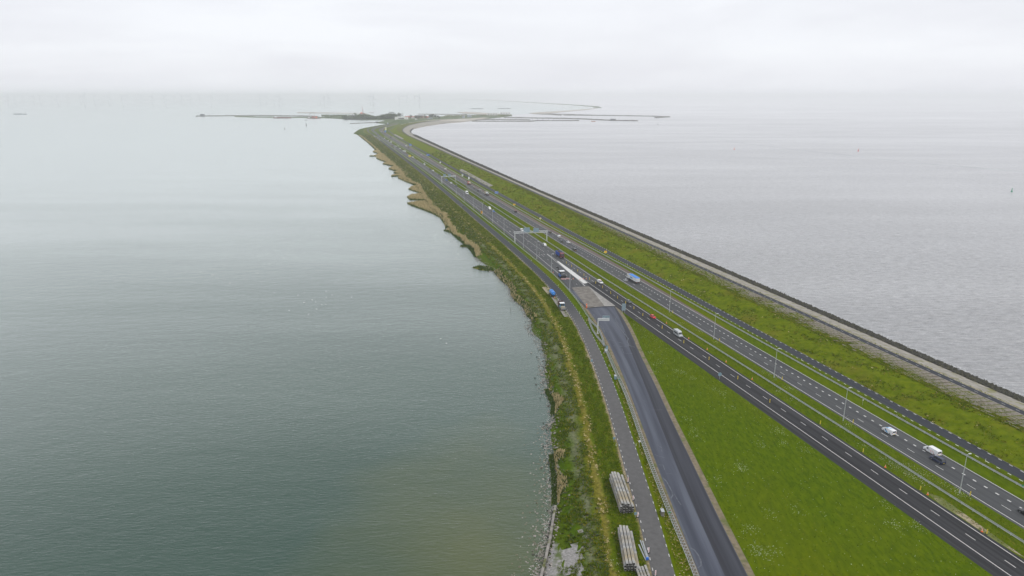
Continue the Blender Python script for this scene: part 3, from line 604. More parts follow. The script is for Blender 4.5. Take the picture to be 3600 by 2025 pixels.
spits = [LZ(0,245,0,120,150,210,240,300,190,325,100,290), LZ(130,385,170,350,250,330,320,360,350,430,300,450,230,420), LZ(110,480,180,450,300,440,400,480,400,535,300,525,150,520),
 LZ(110,560,200,545,380,530,480,560,560,650,620,760,660,860,600,880,590,830,540,750,430,690,300,640,160,590), LZ(570,905,640,885,760,925,820,1000,740,1000,700,950), LZ(780,1110,860,1075,940,1090,930,1125), LZ(935,1380,1050,1350,1200,1390,1220,1425,1060,1415),
 GZ(1130,1410,1250,1380,1450,1370,1540,1420,1130,1425), GZ(1180,1340,1250,1305,1360,1300,1480,1350,1560,1410,1300,1370), GZ(1070,1250,1150,1210,1300,1195,1400,1240,1400,1310,1180,1290), GZ(930,1140,1050,1090,1150,1075,1260,1120,1260,1200,1150,1190), GZ(800,1020,790,970,640,964,640,958,780,950,850,895,980,920,1130,1060,1000,1100), GZ(710,865,760,835,870,850,900,910,800,900)]
def inpoly(x, y, w):
    c = False
    for i in range(len(w)):
        (a, b), (e, f) = w[i], w[i-1]
        if (b > y) != (f > y) and x < (e-a)*(y-b)/(f-b)+a: c = not c
    return c
for k, sp in enumerate(spits):
    V = [G(x, y, .06) for x, y in sp]; o = meshobj('reed_island', V, [tuple(range(len(V)))], BANKM, uv=[(-12, 0)]*len(V), kind='structure')
    if o.data.polygons[0].normal.z < 0: o.data.flip_normals()
    w = [(v.x, v.y) for v in V]; x0, x1 = min(a for a, b in w), max(a for a, b in w); y0, y1 = min(b for a, b in w), max(b for a, b in w)
    area = 0.5*abs(sum(w[i][0]*w[i-1][1]-w[i-1][0]*w[i][1] for i in range(len(w)))); n = int(min(3500, max(150, area*1.0))); P = []; tn = []
    while len(P) < n:
        x, y = random.uniform(x0, x1), random.uniform(y0, y1)
        if inpoly(x, y, w): P.append((x, y, .05)); tn.append(k != 6 and inpoly(x+random.uniform(-1, 3), y-4-random.random()*7, w) and random.random() < .95)
    reeds(P, np.array(tn), 1.0 if k < 7 else 1.3)
# stones of the lake shore
n = 5200; s = slog(n, 60, 520); d = RNG.normal(-.6, 1.5, n); u = U('SB', s)+d+.6
rocks('shore_stones', [W2(a, b, max(-.05, bankz(a, b)+.1)+RNG.uniform(-.1, .25)) for a, b in zip(s, u)], RNG.uniform(.18, .5, n), [STONE, PALE, BASALT], wts=[.62, .25, .13])
n = 900; s = slog(n, 120, 230); d = -np.abs(RNG.normal(2, 3.2, n))-1; rocks('shore_stones', [W2(a, U('SB', a)+b, RNG.uniform(-.22, .02)) for a, b in zip(s, d)], RNG.uniform(.25, .55, n), [STONE, mat('wet_stone', (.09, .085, .05), .6, c2=(.15, .14, .09), scale=.5)], flat=.5, wts=[.3, .7])
# basalt boulders of the sea side
n = 15000; s = slog(n, 110, 900); t = RNG.random(n); u = U('RKI', s)*(1-t)+U('RKO', s)*t+RNG.uniform(-.5, .5, n)
rocks('basalt_rocks', [W2(a, b, 3.7-4.1*c+RNG.uniform(-.1, .35)) for a, b, c in zip(s, u, t)], .35+s*.0007+RNG.uniform(0, .3, n), [BASALT, mat('weedy_rock', (.03, .03, .012), .8, c2=(.06, .055, .03), scale=.4)], wts=[.6, .4])
n = 4500; s = RNG.uniform(900, 2300, n); t = RNG.random(n); u = U('RKI', s)*(1-t)+U('RKO', s)*t
rocks('basalt_rocks', [W2(a, b, 3.6-4.1*c+.3) for a, b, c in zip(s, u, t)], RNG.uniform(.9, 1.9, n), [BASALT])
# dike slope, revetment weeds, verges, meadow
def slope_pts(n, s0, s1, keep=None):
    s = slog(n, s0, s1); t = RNG.random(n); 
    if keep is not None: k = keep(s, t*25); s, t = s[k], t[k]
    u = U('RSR', s)*(1-t)+U('CR', s)*t; return s, np.array([W2(a, b, 3.6+3.8*c+.45*math.sin(PI*c)) for a, b, c in zip(s, u, t)])
s_, p_ = slope_pts(17000, 90, 1500, lambda s, t: clumpy(s, t, .4)+RNG.normal(0, .5, len(s)) > .15)
blades('slope_grass', p_, .32+s_*.0010, .3+s_*.0005, [TUFTD, TUFTG, TUFTY, REED], wts=[.08, .62, .28, .02])
n = 20000; s = slog(n, 90, 900); u = U('CR', s)+np.abs(RNG.normal(0, 5, n))-.6; k = u < U('CPL', s)-.3
blades('revetment_weeds', [W2(a, b, 7.35-1.15*(b-U('CR', a))/15.3) for a, b in zip(s[k], u[k])], .3+s[k]*.0007, .3, [TUFTG, TUFTY, TUFTD], wts=[.55, .3, .15])
n = 3000; s = slog(n, 90, 700); u = U('CPR', s)+np.abs(RNG.normal(0, 1.0, n))+.3; blades('revetment_weeds', [W2(a, b, 6.0-.19*(b-U('CPR', a))) for a, b in zip(s, u)], .35, .3, [TUFTY, REED, TUFTG])
def band(name, n, s0, s1, a, b, da, db, r, mats, wts, h=.25, lim=None):
    s = slog(n, s0, s1); t = RNG.random(n); u = (U(a, s)+da)*(1-t)+(U(b, s)+db)*t
    blades(name, [W2(x, y, ZR-.05) for x, y in zip(s, u)], r+s*.0006, h, mats, wts=wts)
band('verge_grass', 10000, 90, 1100, 'ASR', 'BSL', 1.8, -1.8, .25, [TUFTG, TUFTD, TUFTY], [.5, .25, .25])
band('verge_grass', 7000, 90, 1100, 'GR', 'RSL', .3, -.3, .22, [TUFTG, TUFTD, TUFTY], [.45, .25, .3])
band('verge_grass', 5000, 60, 345, 'SRR', 'NRL', .8, -1.8, .2, [TUFTG, TUFTD, TUFTY, REED], [.35, .2, .3, .15])
n = 9000; s = slog(n, 85, 345); a_ = U('NRR', s)+2.2; b_ = 160.2; t = RNG.random(n); u = a_+(b_-a_)*t; k = (b_-a_) > .5
blades('meadow_grass', [W2(x, y, ZR-.05) for x, y in zip(s[k], u[k])], .3, .22, [TUFTG, TUFTD, TUFTY], wts=[.6, .32, .08])
fl = []
def fz(zx, zy, zs, *a): fl.extend((zx+a[i]/zs, zy+a[i+1]/zs, 1.0) for i in range(0, len(a), 2))
fz(2000,1500,2.76, 1200,40,1230,90,1650,370,1670,410,1690,400,1440,515,1960,845,1720,990,1780,1000,1790,1170,1830,1210,1850,1190,2010,1210,1920,1245,2020,30,2050,60,1880,190,2080,160,2200,820,430,1330)
fz(2800,1500,2.76, 640,185,830,300,900,340,930,370,960,390,1040,440,1080,470,1100,480,1180,500,1020,380,1120,400,1220,450,1320,490,1420,560,1530,600,1590,650,1650,670,930,950,960,960,1140,950,1180,970,870,770,80,220,500,30,440,0,1250,560,1550,640)
fz(1900,1000,2.8986, 1120,700,1220,790,1160,820,1380,890,1450,900,1550,960,1760,1060,1850,1110,1500,1370,1940,1260,1000,350,1320,310,1620,480,1780,590,1440,400,1150,900)
fz(2600,1000,2.576, 230,800,270,810,310,850,340,830,430,940,470,950,350,970,500,1060,1000,1270,1470,1200,980,1240)
P = []
for x, y, w in fl:
    c = G(x, y, ZR); 
    for i in range(26):
        P.append((c.x+random.gauss(0, 1.1), c.y+random.gauss(0, 1.5), ZR+random.uniform(.05, .4)))
for i in range(800):
    s = slog(1, 90, 420)[0]; a = U('NRR', s)+3 if s < 330 else 162; P.append(tuple(W2(s, random.uniform(a if s < 330 else 175.5, 160 if s < 330 else 187), ZR+random.uniform(.05, .3))))
rocks('white_wildflowers', P, RNG.uniform(.05, .12, len(P)), [FLOWER])
FOAM = mat('foam', (.62, .63, .64), .8)
n = 2200; s = slog(n, 120, 900); P = [W2(a, U('RKO', a)+.6+abs(random.gauss(0, 1.4)), .03) for a in s]; rocks('foam_flecks', P, RNG.uniform(.08, .3, n)*(1+s*.0012), [FOAM], flat=.15)
n = 900; s = slog(n, 130, 420); P = [W2(a, U('SB', a)-.9-abs(random.gauss(0, 1.2)), .02) for a in s]; rocks('foam_flecks', P, RNG.uniform(.05, .16, n), [FOAM], flat=.12)
WK = mat('wake_foam', (.42, .43, .44), .8, c2=(.55, .56, .57), scale=.02)
wp = dense_([(2560,497), (2750,520), (2900,537), (3000,548), (3100,560), (3220,573), (3350,583), (3480,594), (3640,608)], 14); P = []
for x, y in wp:
    for k in range(26): c = G(x+random.uniform(-8, 8), y+random.gauss(0, .9)+.0*x, .03); P.append((c.x, c.y, .02))
rocks('ship_wake', P, RNG.uniform(.8, 3.2, len(P)), [WK], flat=.03)
# ------------------------------------------------------------------ guardrails
def rail_thing(key, s0, s1, pitch, label, npart=300, gap=.62, zig=False, h=.78):
    root = empty('guardrail', W2(s0, U(key, s0), ZR)); base = root.location.copy(); tag(root, label, 'guardrail')
    ss = np.arange(s0, s1, 4 if s1 < 700 else 8); P = [W2(a, float(np.mean([U(key, a+d) for d in (-9, -4, 0, 4, 9)])), ZR)-base for a in ss]
    for sd_ in (-gap/2, gap/2):
        g = Geo('rail', STEEL); L_ = off(P, sd_); rings = []
        for i, p in enumerate(L_):
            t = P[min(i+1, len(P)-1)]-P[max(i-1, 0)]; t.normalize(); r = Vector((t.y, -t.x, 0))*(1 if sd_ > 0 else -1)
            rings.append([p+Vector((0, 0, h-.31)), p+r*.09+Vector((0, 0, h-.24)), p+r*.02+Vector((0, 0, h-.155)), p+r*.09+Vector((0, 0, h-.07)), p+Vector((0, 0, h)), p-r*.05+Vector((0, 0, h-.155))])
        g.loft(rings, cap=False); g.make(root)
    pg = Geo('post', STEEL); pg.box((0, 0, h/2-.05), (.1, .14, h-.1)).box((0, 0, h-.16), (gap-.1, .07, .14)); po = pg.make(); pm = po.data; bpy.data.objects.remove(po)
    if zig: dg = Geo('brace', STEEL); dg.rod((-gap/2+.05, -pitch/2, h-.1), (gap/2-.05, pitch/2, h-.1), .05, n=4); do = dg.make(); dm = do.data; bpy.data.objects.remove(do)
    s = s0+1; i = 0; rest = Geo('post_row', STEEL)
    while s < s1-2:
        u = float(np.mean([U(key, s+d) for d in (-9, -4, 0, 4, 9)])); u2 = float(np.mean([U(key, s+2+d) for d in (-9, -4, 0, 4, 9)])); p = W2(s, u, ZR)-base; rz = -HD-math.atan2(u2-u, 2)
        ds = pitch*math.cos(math.atan2(u2-u, 2))
        if i < npart:
            o = bpy.data.objects.new('post', pm); COL.objects.link(o); o.parent = root; o.location = p; o.rotation_euler = (0, 0, rz)
            if zig:
                q_ = W2(s+ds/2, (u+(u2-u)*ds/4), ZR)-base; o = bpy.data.objects.new('brace', dm); COL.objects.link(o); o.parent = root; o.location = q_; o.rotation_euler = (0, 0, rz)
        else: rest.box(p+Vector((0, 0, h/2)), (gap-.1, .12, h-.1), rz)
        s += ds; i += 1
    if rest.V: o = rest.make(root); o['kind'] = 'stuff'
    return root
rail_thing('GN', 60, 296, 1.333, 'double steel guardrail with zigzag bracing between the service road and the dark new roadbed', zig=True, gap=1.2)
rail_thing('GL', 340, 2180, 4, 'steel guardrail between the left service road and the left motorway carriageway', 280)
rail_thing('GM', 60, 2180, 4, 'steel guardrail on the grass median between the two motorway carriageways', 300)
rail_thing('GR', 60, 2180, 4, 'steel guardrail along the reddish shoulder of the right carriageway', 300)
def branch(pts, label):
    root = empty('guardrail', G(*pts[0], ZR)); b = root.location.copy(); tag(root, label, 'guardrail'); P = [G(x, y, ZR)-b for x, y in pts]
    Q_ = []; 
    for i in range(len(P)-1): Q_ += [P[i].lerp(P[i+1], t/6) for t in range(6)]
    Q_.append(P[-1])
    for sd_ in (-.35, .35):
        g = Geo('rail', STEEL); rings = [[p+Vector((-.03, 0, .47)), p+Vector((.06, 0, .47)), p+Vector((.06, 0, .78)), p+Vector((-.03, 0, .78))] for p in off(Q_, sd_)]; g.loft(rings, cap=False); g.make(root)
    for p in Q_: Geo('post', STEEL).box(p+Vector((0, 0, .36)), (.55, .1, .7)).make(root)
cz = lambda *a: [(1900+a[i]/2.8986, 1000+a[i+1]/2.8986) for i in range(0, len(a), 2)]
branch(cz(492,352,502,400,530,470,575,540,620,590,655,640), 'outer guardrail branch nearest the service road, at the foot of the cantilever sign gantry')
branch(cz(492,352,530,400,575,440,605,490,632,560,655,640), 'inner guardrail branch curving beside the roadbed, passing behind the cantilever gantry post')
# ------------------------------------------------------------------ lamp posts
def lamp_pieces(h=13.6):
    a = Geo('pole', LAMPW).rod((0, 0, 0), (0, 0, h), .13, .06, 8); a.rod((0, 0, 0), (0, 0, 1.2), .17, .15, 8)
    b = Geo('arm', LAMPW).rod((0, 0, h-.05), (.7, 0, h+.12), .05, .045, 6)
    c = Geo('lamp_head', LAMPH); c.loft([[(x*w_, y*w_*.0+yy, z) for x, yy, z in ((-.15, 0, h+.2), (.15, 0, h+.2), (.12, 0, h+.06), (-.12, 0, h+.06))] for w_, y, yy in ((1, 0, 0),)], cap=False) if False else None
    c.box((1.05, 0, h+.16), (1.05, .42, .16), taper=.8)
    return [a, b, c]
lamps = [(3373,1734,'lamp post on the median nearest the camera, standing in white flowers',0),(2964,1480,'second lamp post from the front on the median, beside the right carriageway',0),(2721,1328,'third lamp post from the front on the median, in a patch of white flowers',0),(2509,1193,'fourth lamp post from the front on the median, right of the silver camper van',0),(2353,1098,'fifth and farthest lamp post of the near median row, right of the red car',0),
 (2003,1023,'lamp post beside the milled patch, just right of the striped red and white barrier',1),(1938,959,'lamp post at the left guardrail, left of the white roofed milling machine',1),(1887,911,'thin lamp post on the left verge below the dump truck',1),(1840,872,'lamp post whose head stands in front of the near sign gantry beam',1),(1772,823,'lamp post on the left verge just beyond the left leg of the near gantry',1),(1732,785,'lamp post on the left verge halfway between the near gantry and the blue car',1),(1697,757,'lamp post on the left verge next to the yellow roadside sign',1),(1664,735,'lamp post on the left verge level with the car on the service road',1),(1632,712,'faint lamp post on the left verge below the white box van',1),(1604,685,'farthest lamp post on the left verge, near the navy car',1)]
proto = assemble('lamp_post', lamp_pieces(), (0, 0, 0), 0, 'x', 'lamp post', 'lamp posts along the motorway')
for i, (x, y, lb, side) in enumerate(lamps):
    o = proto if i == 0 else copy_tree(proto); o.location = G(x, y, ZR); o.rotation_euler = (0, 0, -HD+(0 if True else 0)); o['label'] = lb
# ------------------------------------------------------------------ gantries and signs
def truss(g, a, b, w, hgt, n):
    a, b = Vector(a), Vector(b); t = (b-a).normalized(); r = Vector((t.y, -t.x, 0))*w/2; up = Vector((0, 0, hgt))
    c = [(-r), (r), (-r+up), (r+up)]
    for q_ in c: g.rod(a+q_, b+q_, .13, n=4)
    for i in range(n+1):
        p = a.lerp(b, i/n)
        g.rod(p-r, p+r, .06, n=4); g.rod(p-r+up, p+r+up, .06, n=4); g.rod(p-r, p-r+up, .07, n=4); g.rod(p+r, p+r+up, .07, n=4)
        if i < n:
            q_ = a.lerp(b, (i+1)/n); m_ = (1 if i % 2 else -1)
            g.rod((p if m_ > 0 else q_)-r, (q_ if m_ > 0 else p)-r+up, .06, n=4); g.rod((p if m_ > 0 else q_)+r, (q_ if m_ > 0 else p)+r+up, .06, n=4)
def panel(name, c, t, w, h_, m, ribs=5, nrm=1):
    """upright board at c (centre), t along, with ribs on the side facing the camera"""
    t = Vector(t).normalized(); rz = math.atan2(t.y, t.x); g = Geo(name, m); g.box(c, (w, .08, h_), rz); out = [g]
    r = Geo('rib', STEEL, name); n_ = Vector((t.y, -t.x, 0))*.08
    for i in range(ribs): r.box(Vector(c)+t*(w*((i+.5)/ribs-.5))+n_, (.09, .06, h_), rz)
    for i in range(3): r.box(Vector(c)+Vector((0, 0, h_*(i/2-.5)*.9))+n_*1.6, (w, .06, .1), rz)
    out.append(r); return out
def gantry(b1, b2, hz_, hb, panels, label, name='sign_gantry'):
    A, B = G(*b1, ZR), G(*b2, ZR); root = A.copy(); A, B = Vector((0, 0, 0)), B-root; t = (B-A).normalized(); ps = []
    rr = Vector((t.y, -t.x, 0))
    for p in (A, B):
        g = Geo('leg', LAMPH)
        for k in (-1, 1): g.rod(p+rr*k*1.5, p+rr*k*.5+Vector((0, 0, hz_)), .2, .15, 6)
        g.rod(p+rr*.9+Vector((0, 0, hz_*.55)), p-rr*.9+Vector((0, 0, hz_*.55)), .1, n=4); g.rod(p+rr*1.3+Vector((0, 0, 1.5)), p-rr*.9+Vector((0, 0, hz_*.55)), .07, n=4); ps.append(g)
    g = Geo('beam', LAMPH); truss(g, A-t*.6+Vector((0, 0, hz_-.1)), B+t*.6+Vector((0, 0, hz_-.1)), 1.0, hb, 14); ps.append(g)
    for f, w, hp, zc in panels: ps += panel('sign_panel', A.lerp(B, f)+Vector((0, 0, hz_+zc))-rr*-.7, t, w, hp, SBACK)
    return assemble(name, ps, root, 0, label, 'gantry', 'sign gantries over the motorway')
gantry((1810,853.5), (1922,849), 8.2, 1.3, [(.36, 5.4, 4.2, 2.6), (.655, 4.8, 3.6, 2.2)], 'nearest full sign gantry spanning the left carriageway, two blue-grey sign panels above its beam')
gantry((1553,645.6), (1601.5,642), 9.2, 1.1, [(.2, 4.2, 3.6, 2.4), (.55, 4.0, 3.2, 2.0)], 'farther full sign gantry over the left carriageway, with two small sign panels')
def cantilever(b, tip, h, hb, panels, label):
    A = G(*b, ZR); zc_ = G(tip[0], tip[1], ZR+h); t = Vector((1, -.08, 0)).normalized(); L_ = (zc_-A).length*0+abs(zc_.x-A.x); g = Geo('post', LAMPH).box((0, 0, h/2), (.45, .45, h)); g.box((0, 0, .15), (1, 1, .3)); ps = [g]
    g = Geo('arm', LAMPH); truss(g, t*.2+Vector((0, 0, h-.9)), t*L_+Vector((0, 0, h-.9)), .8, .9, 5); ps.append(g)
    for f, w, hp, z in panels: ps += panel('sign_panel', t*L_*f+Vector((0, .6, h+z)), t, w, hp, SBACK)
    return assemble('cantilever_gantry', ps, A, 0, label, 'gantry')
cantilever((2101,1172.5), (2141.5,1119), 8.3, .9, [(.72, 3.6, 1.9, .6)], 'one-legged cantilever gantry beside the dark roadbed, white truss arm with small sign panels')
cantilever((1388.7,524), (1399,514), 7.5, .8, [], 'far one-legged white gantry near the queue of cars before the bend')
def post_sign(px, py, w, h_, zb, m, label, cat='road sign', posts=2, back=False, z=ZR, mark=None, name='road_sign', rz=0, rnd=False):
    ps = []
    for k in ([-1, 1] if posts == 2 else [0]): ps.append(Geo('post', STEEL).rod((k*w*.32, .08, 0), (k*w*.32, .08, zb+h_*.6), .07 if w > 1.5 else .045, n=6))
    if rnd: ps.append(Geo('sign_board', m).rod((0, -.03, zb+h_/2), (0, .03, zb+h_/2), w/2, n=16))
    else: ps.append(Geo('sign_board', m).box((0, 0, zb+h_/2), (w, .07, h_)))
    if back:
        g = Geo('rib', STEEL, 'sign_board')
        for i in range(4): g.box((0, -.07, zb+h_*(i+.5)/4), (w, .05, .1))
        for i in range(4): g.box((w*((i+.5)/4-.5), -.07, zb+h_/2), (.08, .04, h_))
        ps.append(g)
    if mark:
        for mm, boxes in mark:
            g = Geo('sign_marking', mm, 'sign_board')
            for (cx, cz, sx, sz, an) in boxes:
                M = Matrix.Rotation(an, 3, 'Y'); c = Vector((cx*w, -.055, zb+h_*(.5+cz))); e = [c+M@Vector((a*sx*w/2, 0, b*sz*h_/2)) for a, b in ((-1, -1), (1, -1), (1, 1), (-1, 1))]
                g.add(e+[q_+Vector((0, .015, 0)) for q_ in e], [(0, 1, 2, 3), (7, 6, 5, 4)])
            ps.append(g)
    return assemble(name, ps, G(px, py, z), -HD*.6+rz, label, cat)
BM = [(WSIGN, [(0, -.46, .96, .04, 0), (0, .46, .96, .04, 0), (-.47, 0, .03, .96, 0), (.47, 0, .03, .96, 0), (-.2, .1, .08, .5, 0), (-.1, .28, .3, .07, .5), (.2, .1, .3, .06, 0), (.2, -.1, .36, .06, 0), (.15, -.25, .2, .06, 0)])]
post_sign(2192, 1101, 2.3, 4.2, 1.6, SBACK, 'tall sign back on two posts at the meadow tip beside the milled patch', back=True)
post_sign(1745.5, 685, 4.6, 2.6, 1.6, BLUE, 'blue direction sign by the right service road, above the tanker truck', mark=BM)
post_sign(1443.3, 515, 5.6, 4.6, 1.8, BLUE, 'big blue sign with a pale edge beside the right service road, far towards the bend', mark=[(WSIGN, [(0, .3, .7, .08, 0), (0, -.35, .7, .08, 0), (.3, 0, .08, .5, 0)])])
post_sign(1504.5, 551, 5.8, 3.4, 1.8, BLUE, 'wide blue sign split by a dark bar, second from the bend', mark=[(BLACK, [(-.05, 0, .06, .8, 0)]), (WSIGN, [(-.3, 0, .2, .5, 0), (.25, .2, .3, .1, 0)])])
post_sign(1355, 467, 6, 6, 2, BLUE, 'blue square sign at the bend, in front of the pale yellow column', mark=[(WSIGN, [(0, 0, .6, .06, .6), (0, .42, .9, .05, 0)])])
post_sign(1356.5, 459, 5, 11, 1, mat('pale_yellow', (.62, .6, .38), .6), 'tall pale yellow sign column behind the blue sign at the bend', 'sign column', mark=[(WSIGN, [(0, .3, .6, .1, 0), (0, -.2, .6, .1, 0)])])
def tri_sign(px, py, label, w=2.2, z=ZR):
    ps = [Geo('post', STEEL).rod((0, .06, 0), (0, .06, 1.8), .06, n=6), Geo('sign_board', YEL).box((0, 0, 1.7), (w, .08, 1.7), taper=1)]
    g = Geo('warning_triangle', RED, 'sign_board'); g.add([(-w*.38, -.07, 1.35), (w*.38, -.07, 1.35), (0, -.07, 2.9), (-w*.38, .0, 1.35), (w*.38, .0, 1.35), (0, .0, 2.9)], [(0, 1, 2), (5, 4, 3), (0, 3, 4, 1), (1, 4, 5, 2), (2, 5, 3, 0)]); ps.append(g)
    g = Geo('triangle_face', mat('sign_amber', (.85, .42, .02), .4), 'sign_board'); g.add([(-w*.26, -.1, 1.45), (w*.26, -.1, 1.45), (0, -.1, 2.6)], [(0, 1, 2)]); ps.append(g)
    return assemble('warning_sign', ps, G(px, py, z), -HD*.5, label, 'road sign')
tri_sign(2128.6, 893, 'yellow works sign with red triangle, left of the blue topped truck')
tri_sign(1808, 724.5, 'yellow works sign with red triangle farther up the right service road, before the pickup', 2.6)
post_sign(1693.5, 753.5, 1.6, 2.6, 1.0, mat('sign_amber', (.85, .42, .02), .4), 'narrow amber sign standing at the left guardrail', posts=1, mark=[(BLACK, [(0, .2, .5, .2, 0), (0, -.2, .3, .2, 0)])])
post_sign(1548, 575.5, 2.4, 2.2, 1.2, WSIGN, 'small white sign at the right verge, far up the road', posts=1)
post_sign(1626, 622, 2.2, 3.2, 1.2, WSIGN, 'upright white sign with a green spot by the right service road', posts=1, mark=[(GREEN, [(0, .1, .5, .2, 0)])])
post_sign(1648.6, 637, 2.0, 3.6, 2.8, WSIGN, 'tall white double sign above the beige truck', posts=1, mark=[(SBACK, [(0, 0, .8, .04, 0)])])
post_sign(1899.6, 775, 1.9, 1.9, 1.1, mat('cream_sign', (.75, .66, .4), .5), 'round cream sign by the right guardrail, above the near gantry', posts=1, rnd=True)
post_sign(1440.7, 553, 4.6, 3.4, 1.0, YEL, 'yellow striped traffic board on the left carriageway far away', 'traffic board', mark=[(BLACK, [(-.3, 0, .08, .8, .3), (0, 0, .08, .8, .3), (.3, 0, .08, .8, .3)])])
post_sign(2529.6, 1334, 1.7, 1.7, 1.6, SBACK, 'round grey sign back at the meadow edge beside the near carriageway', posts=1, rnd=True)
post_sign(2247, 1574, .85, .85, 2.1, WSIGN, 'round white sign with a diagonal stroke on a thin post beside the zigzag guardrail', posts=1, rnd=True, mark=[(BLACK, [(0, 0, .07, .9, .78)])])
post_sign(2158.5, 1555, .9, .9, 1.2, SBACK, 'triangular grey sign back at the left edge of the service road', posts=1)
post_sign(2079.5, 1283, .9, 1.1, 1.6, SBACK, 'small blue-grey sign back left of the service road, below the parked tractor', posts=1)
post_sign(2233.5, 1820, .8, .8, 1.0, SBACK, 'small blue-grey sign back at the foot of the farther beam stack', posts=1)
post_sign(3032, 1425, .5, .3, 2.2, WSIGN, 'small white T-shaped marker post on the verge of the right service road', posts=1)
# crash cushion, cabinets
g1 = [Geo('frame', STEEL).box((0, 0, .5), (1.3, 3.2, .7)), Geo('sign_board', SBACK).box((.2, 1.2, 1.7), (1.0, .1, 1.9)), Geo('strut', STEEL).rod((-.6, -1.5, .2), (-1.2, -2.6, 0), .06).rod((.5, -1.5, .2), (.9, -2.6, 0), .06)]
assemble('crash_cushion', g1, G(2131,1236, ZR), -HD-.5, 'steel crash cushion with a small board where the two guardrail branches meet', 'crash cushion')
for (x, y), lb in (((2163,1332), 'grey control cabinet beside the zigzag guardrail, farther up'), ((2328,1810), 'grey box trailer beside the zigzag guardrail, nearest the camera')):
    assemble('control_cabinet', [Geo('cabinet_body', SBACK if 'farther' in lb else GREYC).box((0, 0, .8), (.9, 1.6, 1.5)), Geo('cabinet_roof', STEEL).box((0, 0, 1.59), (1.0, 1.75, .08)), Geo('drawbar', STEEL).rod((0, .8, .5), (.1, 2.4, .4), .05), Geo('antenna', STEEL).rod((0, .5, 1.6), (0, .6, 3.2), .03)], G(x, y, ZR), -HD-.25, lb, 'cabinet')
# overhead green markers on the rails
for x, y, lb in ((2354,1812,'small green kilometre plate on the zigzag guardrail near the camera'),(2176,1342,'small green plate on the zigzag guardrail farther up'),(2897,1327,'small green plate on the right guardrail'),(3594,1717,'small green plate on the right guardrail at the picture edge')):
    assemble('marker_plate', [Geo('plate', GREEN).box((0, 0, 1.05), (.6, .06, .35)), Geo('stem', STEEL).box((0, .04, .9), (.05, .05, .3))], G(x, y, ZR), 0, lb, 'marker')
# ------------------------------------------------------------------ beacons, cones, delineators, barriers
def beacon(m1, m2):
    p = [Geo('foot', BLACK).box((0, 0, .06), (.8, .42, .12)), Geo('board', m1).box((0, 0, .85), (.3, .07, 1.45))]
    g = Geo('stripe', m2, 'board')
    for k in (-1, 1):
        for i in range(4):
            z = .35+i*.34; y = k*.045; g.add([(-.14, y, z), (.14, y, z+.12), (.14, y, z+.22), (-.14, y, z+.1)], [(0, 1, 2, 3)] if k < 0 else [(3, 2, 1, 0)])
    p.append(g); return p
def cone():
    p = [Geo('foot', ORANGE).box((0, 0, .04), (.48, .48, .08)), Geo('cone_body', ORANGE).rod((0, 0, .08), (0, 0, .9), .2, .04, 8)]
    g = Geo('band', WSIGN, 'cone_body'); g.rod((0, 0, .38), (0, 0, .55), .142, .108, 8); g.rod((0, 0, .68), (0, 0, .8), .088, .065, 8); p.append(g); return p
PB = assemble('striped_beacon', beacon(YEL, BLACK), (0, 0, 0), 0, 'x', 'beacon', 'yellow and black striped beacons'); PR = assemble('striped_beacon', beacon(WSIGN, RED), (0, 0, 0), 0, 'x', 'beacon', 'red and white striped beacons along the service road'); PC = assemble('traffic_cone', cone(), (0, 0, 0), 0, 'x', 'cone', 'orange traffic cones')
used = {}
def place(pr, px, py, lb, sc=1.15):
    o = copy_tree(pr) if pr.name in used else pr; used[pr.name] = 1; o.location = G(px, py, ZR+.06); o.rotation_euler = (0, 0, random.uniform(-.3, .3)-HD); o.scale = (sc,)*3; o['label'] = lb
NB = lambda n: ['nearest the camera', 'second from the camera', 'third from the camera', 'fourth from the camera', 'fifth from the camera', 'sixth from the camera', 'seventh from the camera', 'eighth from the camera', 'ninth from the camera', 'tenth from the camera', 'eleventh from the camera', 'twelfth from the camera', 'thirteenth from the camera', 'fourteenth from the camera', 'fifteenth from the camera', 'sixteenth from the camera', 'seventeenth from the camera', 'eighteenth from the camera'][n]
lane = sorted([(1900+a/2.8986, 1000+b/2.8986) for a, b in ((2010,968),(1717,770),(1460,600),(1240,450),(1043,320),(952,252),(868,195),(785,145),(715,98),(632,38))]+[(1900+a/5.795, 850+b/5.795) for a, b in ((1125,855),(1000,775),(885,695),(757,605),(635,515),(528,445))]+[(2706,1416)], key=lambda p: -p[1])
for i, (x, y) in enumerate(lane): place(PB, x, y, 'yellow and black beacon on the dashed line of the left carriageway, '+NB(i), 1.08)
med = [(3468.9,1877.5,'yellow beacon beside a cone on the sandy verge, nearest the bottom right corner'),(3410,1743,'yellow beacon at the white edge line just right of the nearest lamp post'),(3235,1724,'yellow beacon left of a cone on the grass median'),(3034,1591,'yellow beacon on the median grass beside the near carriageway, above the first white flowers'),(2749.5,1336,'yellow beacon beside the edge line by the third lamp post'),(2883.5,1492,'yellow beacon low on the median edge near the middle carriageway line'),(2998.5,1488,'yellow beacon at the edge line by the second lamp post'),(2529,1200,'yellow beacon at the edge line by the fourth lamp post'),(2365,1101,'yellow beacon at the edge line by the fifth lamp post')]
for x, y, lb in med: place(PB, x, y, lb, 1.0)
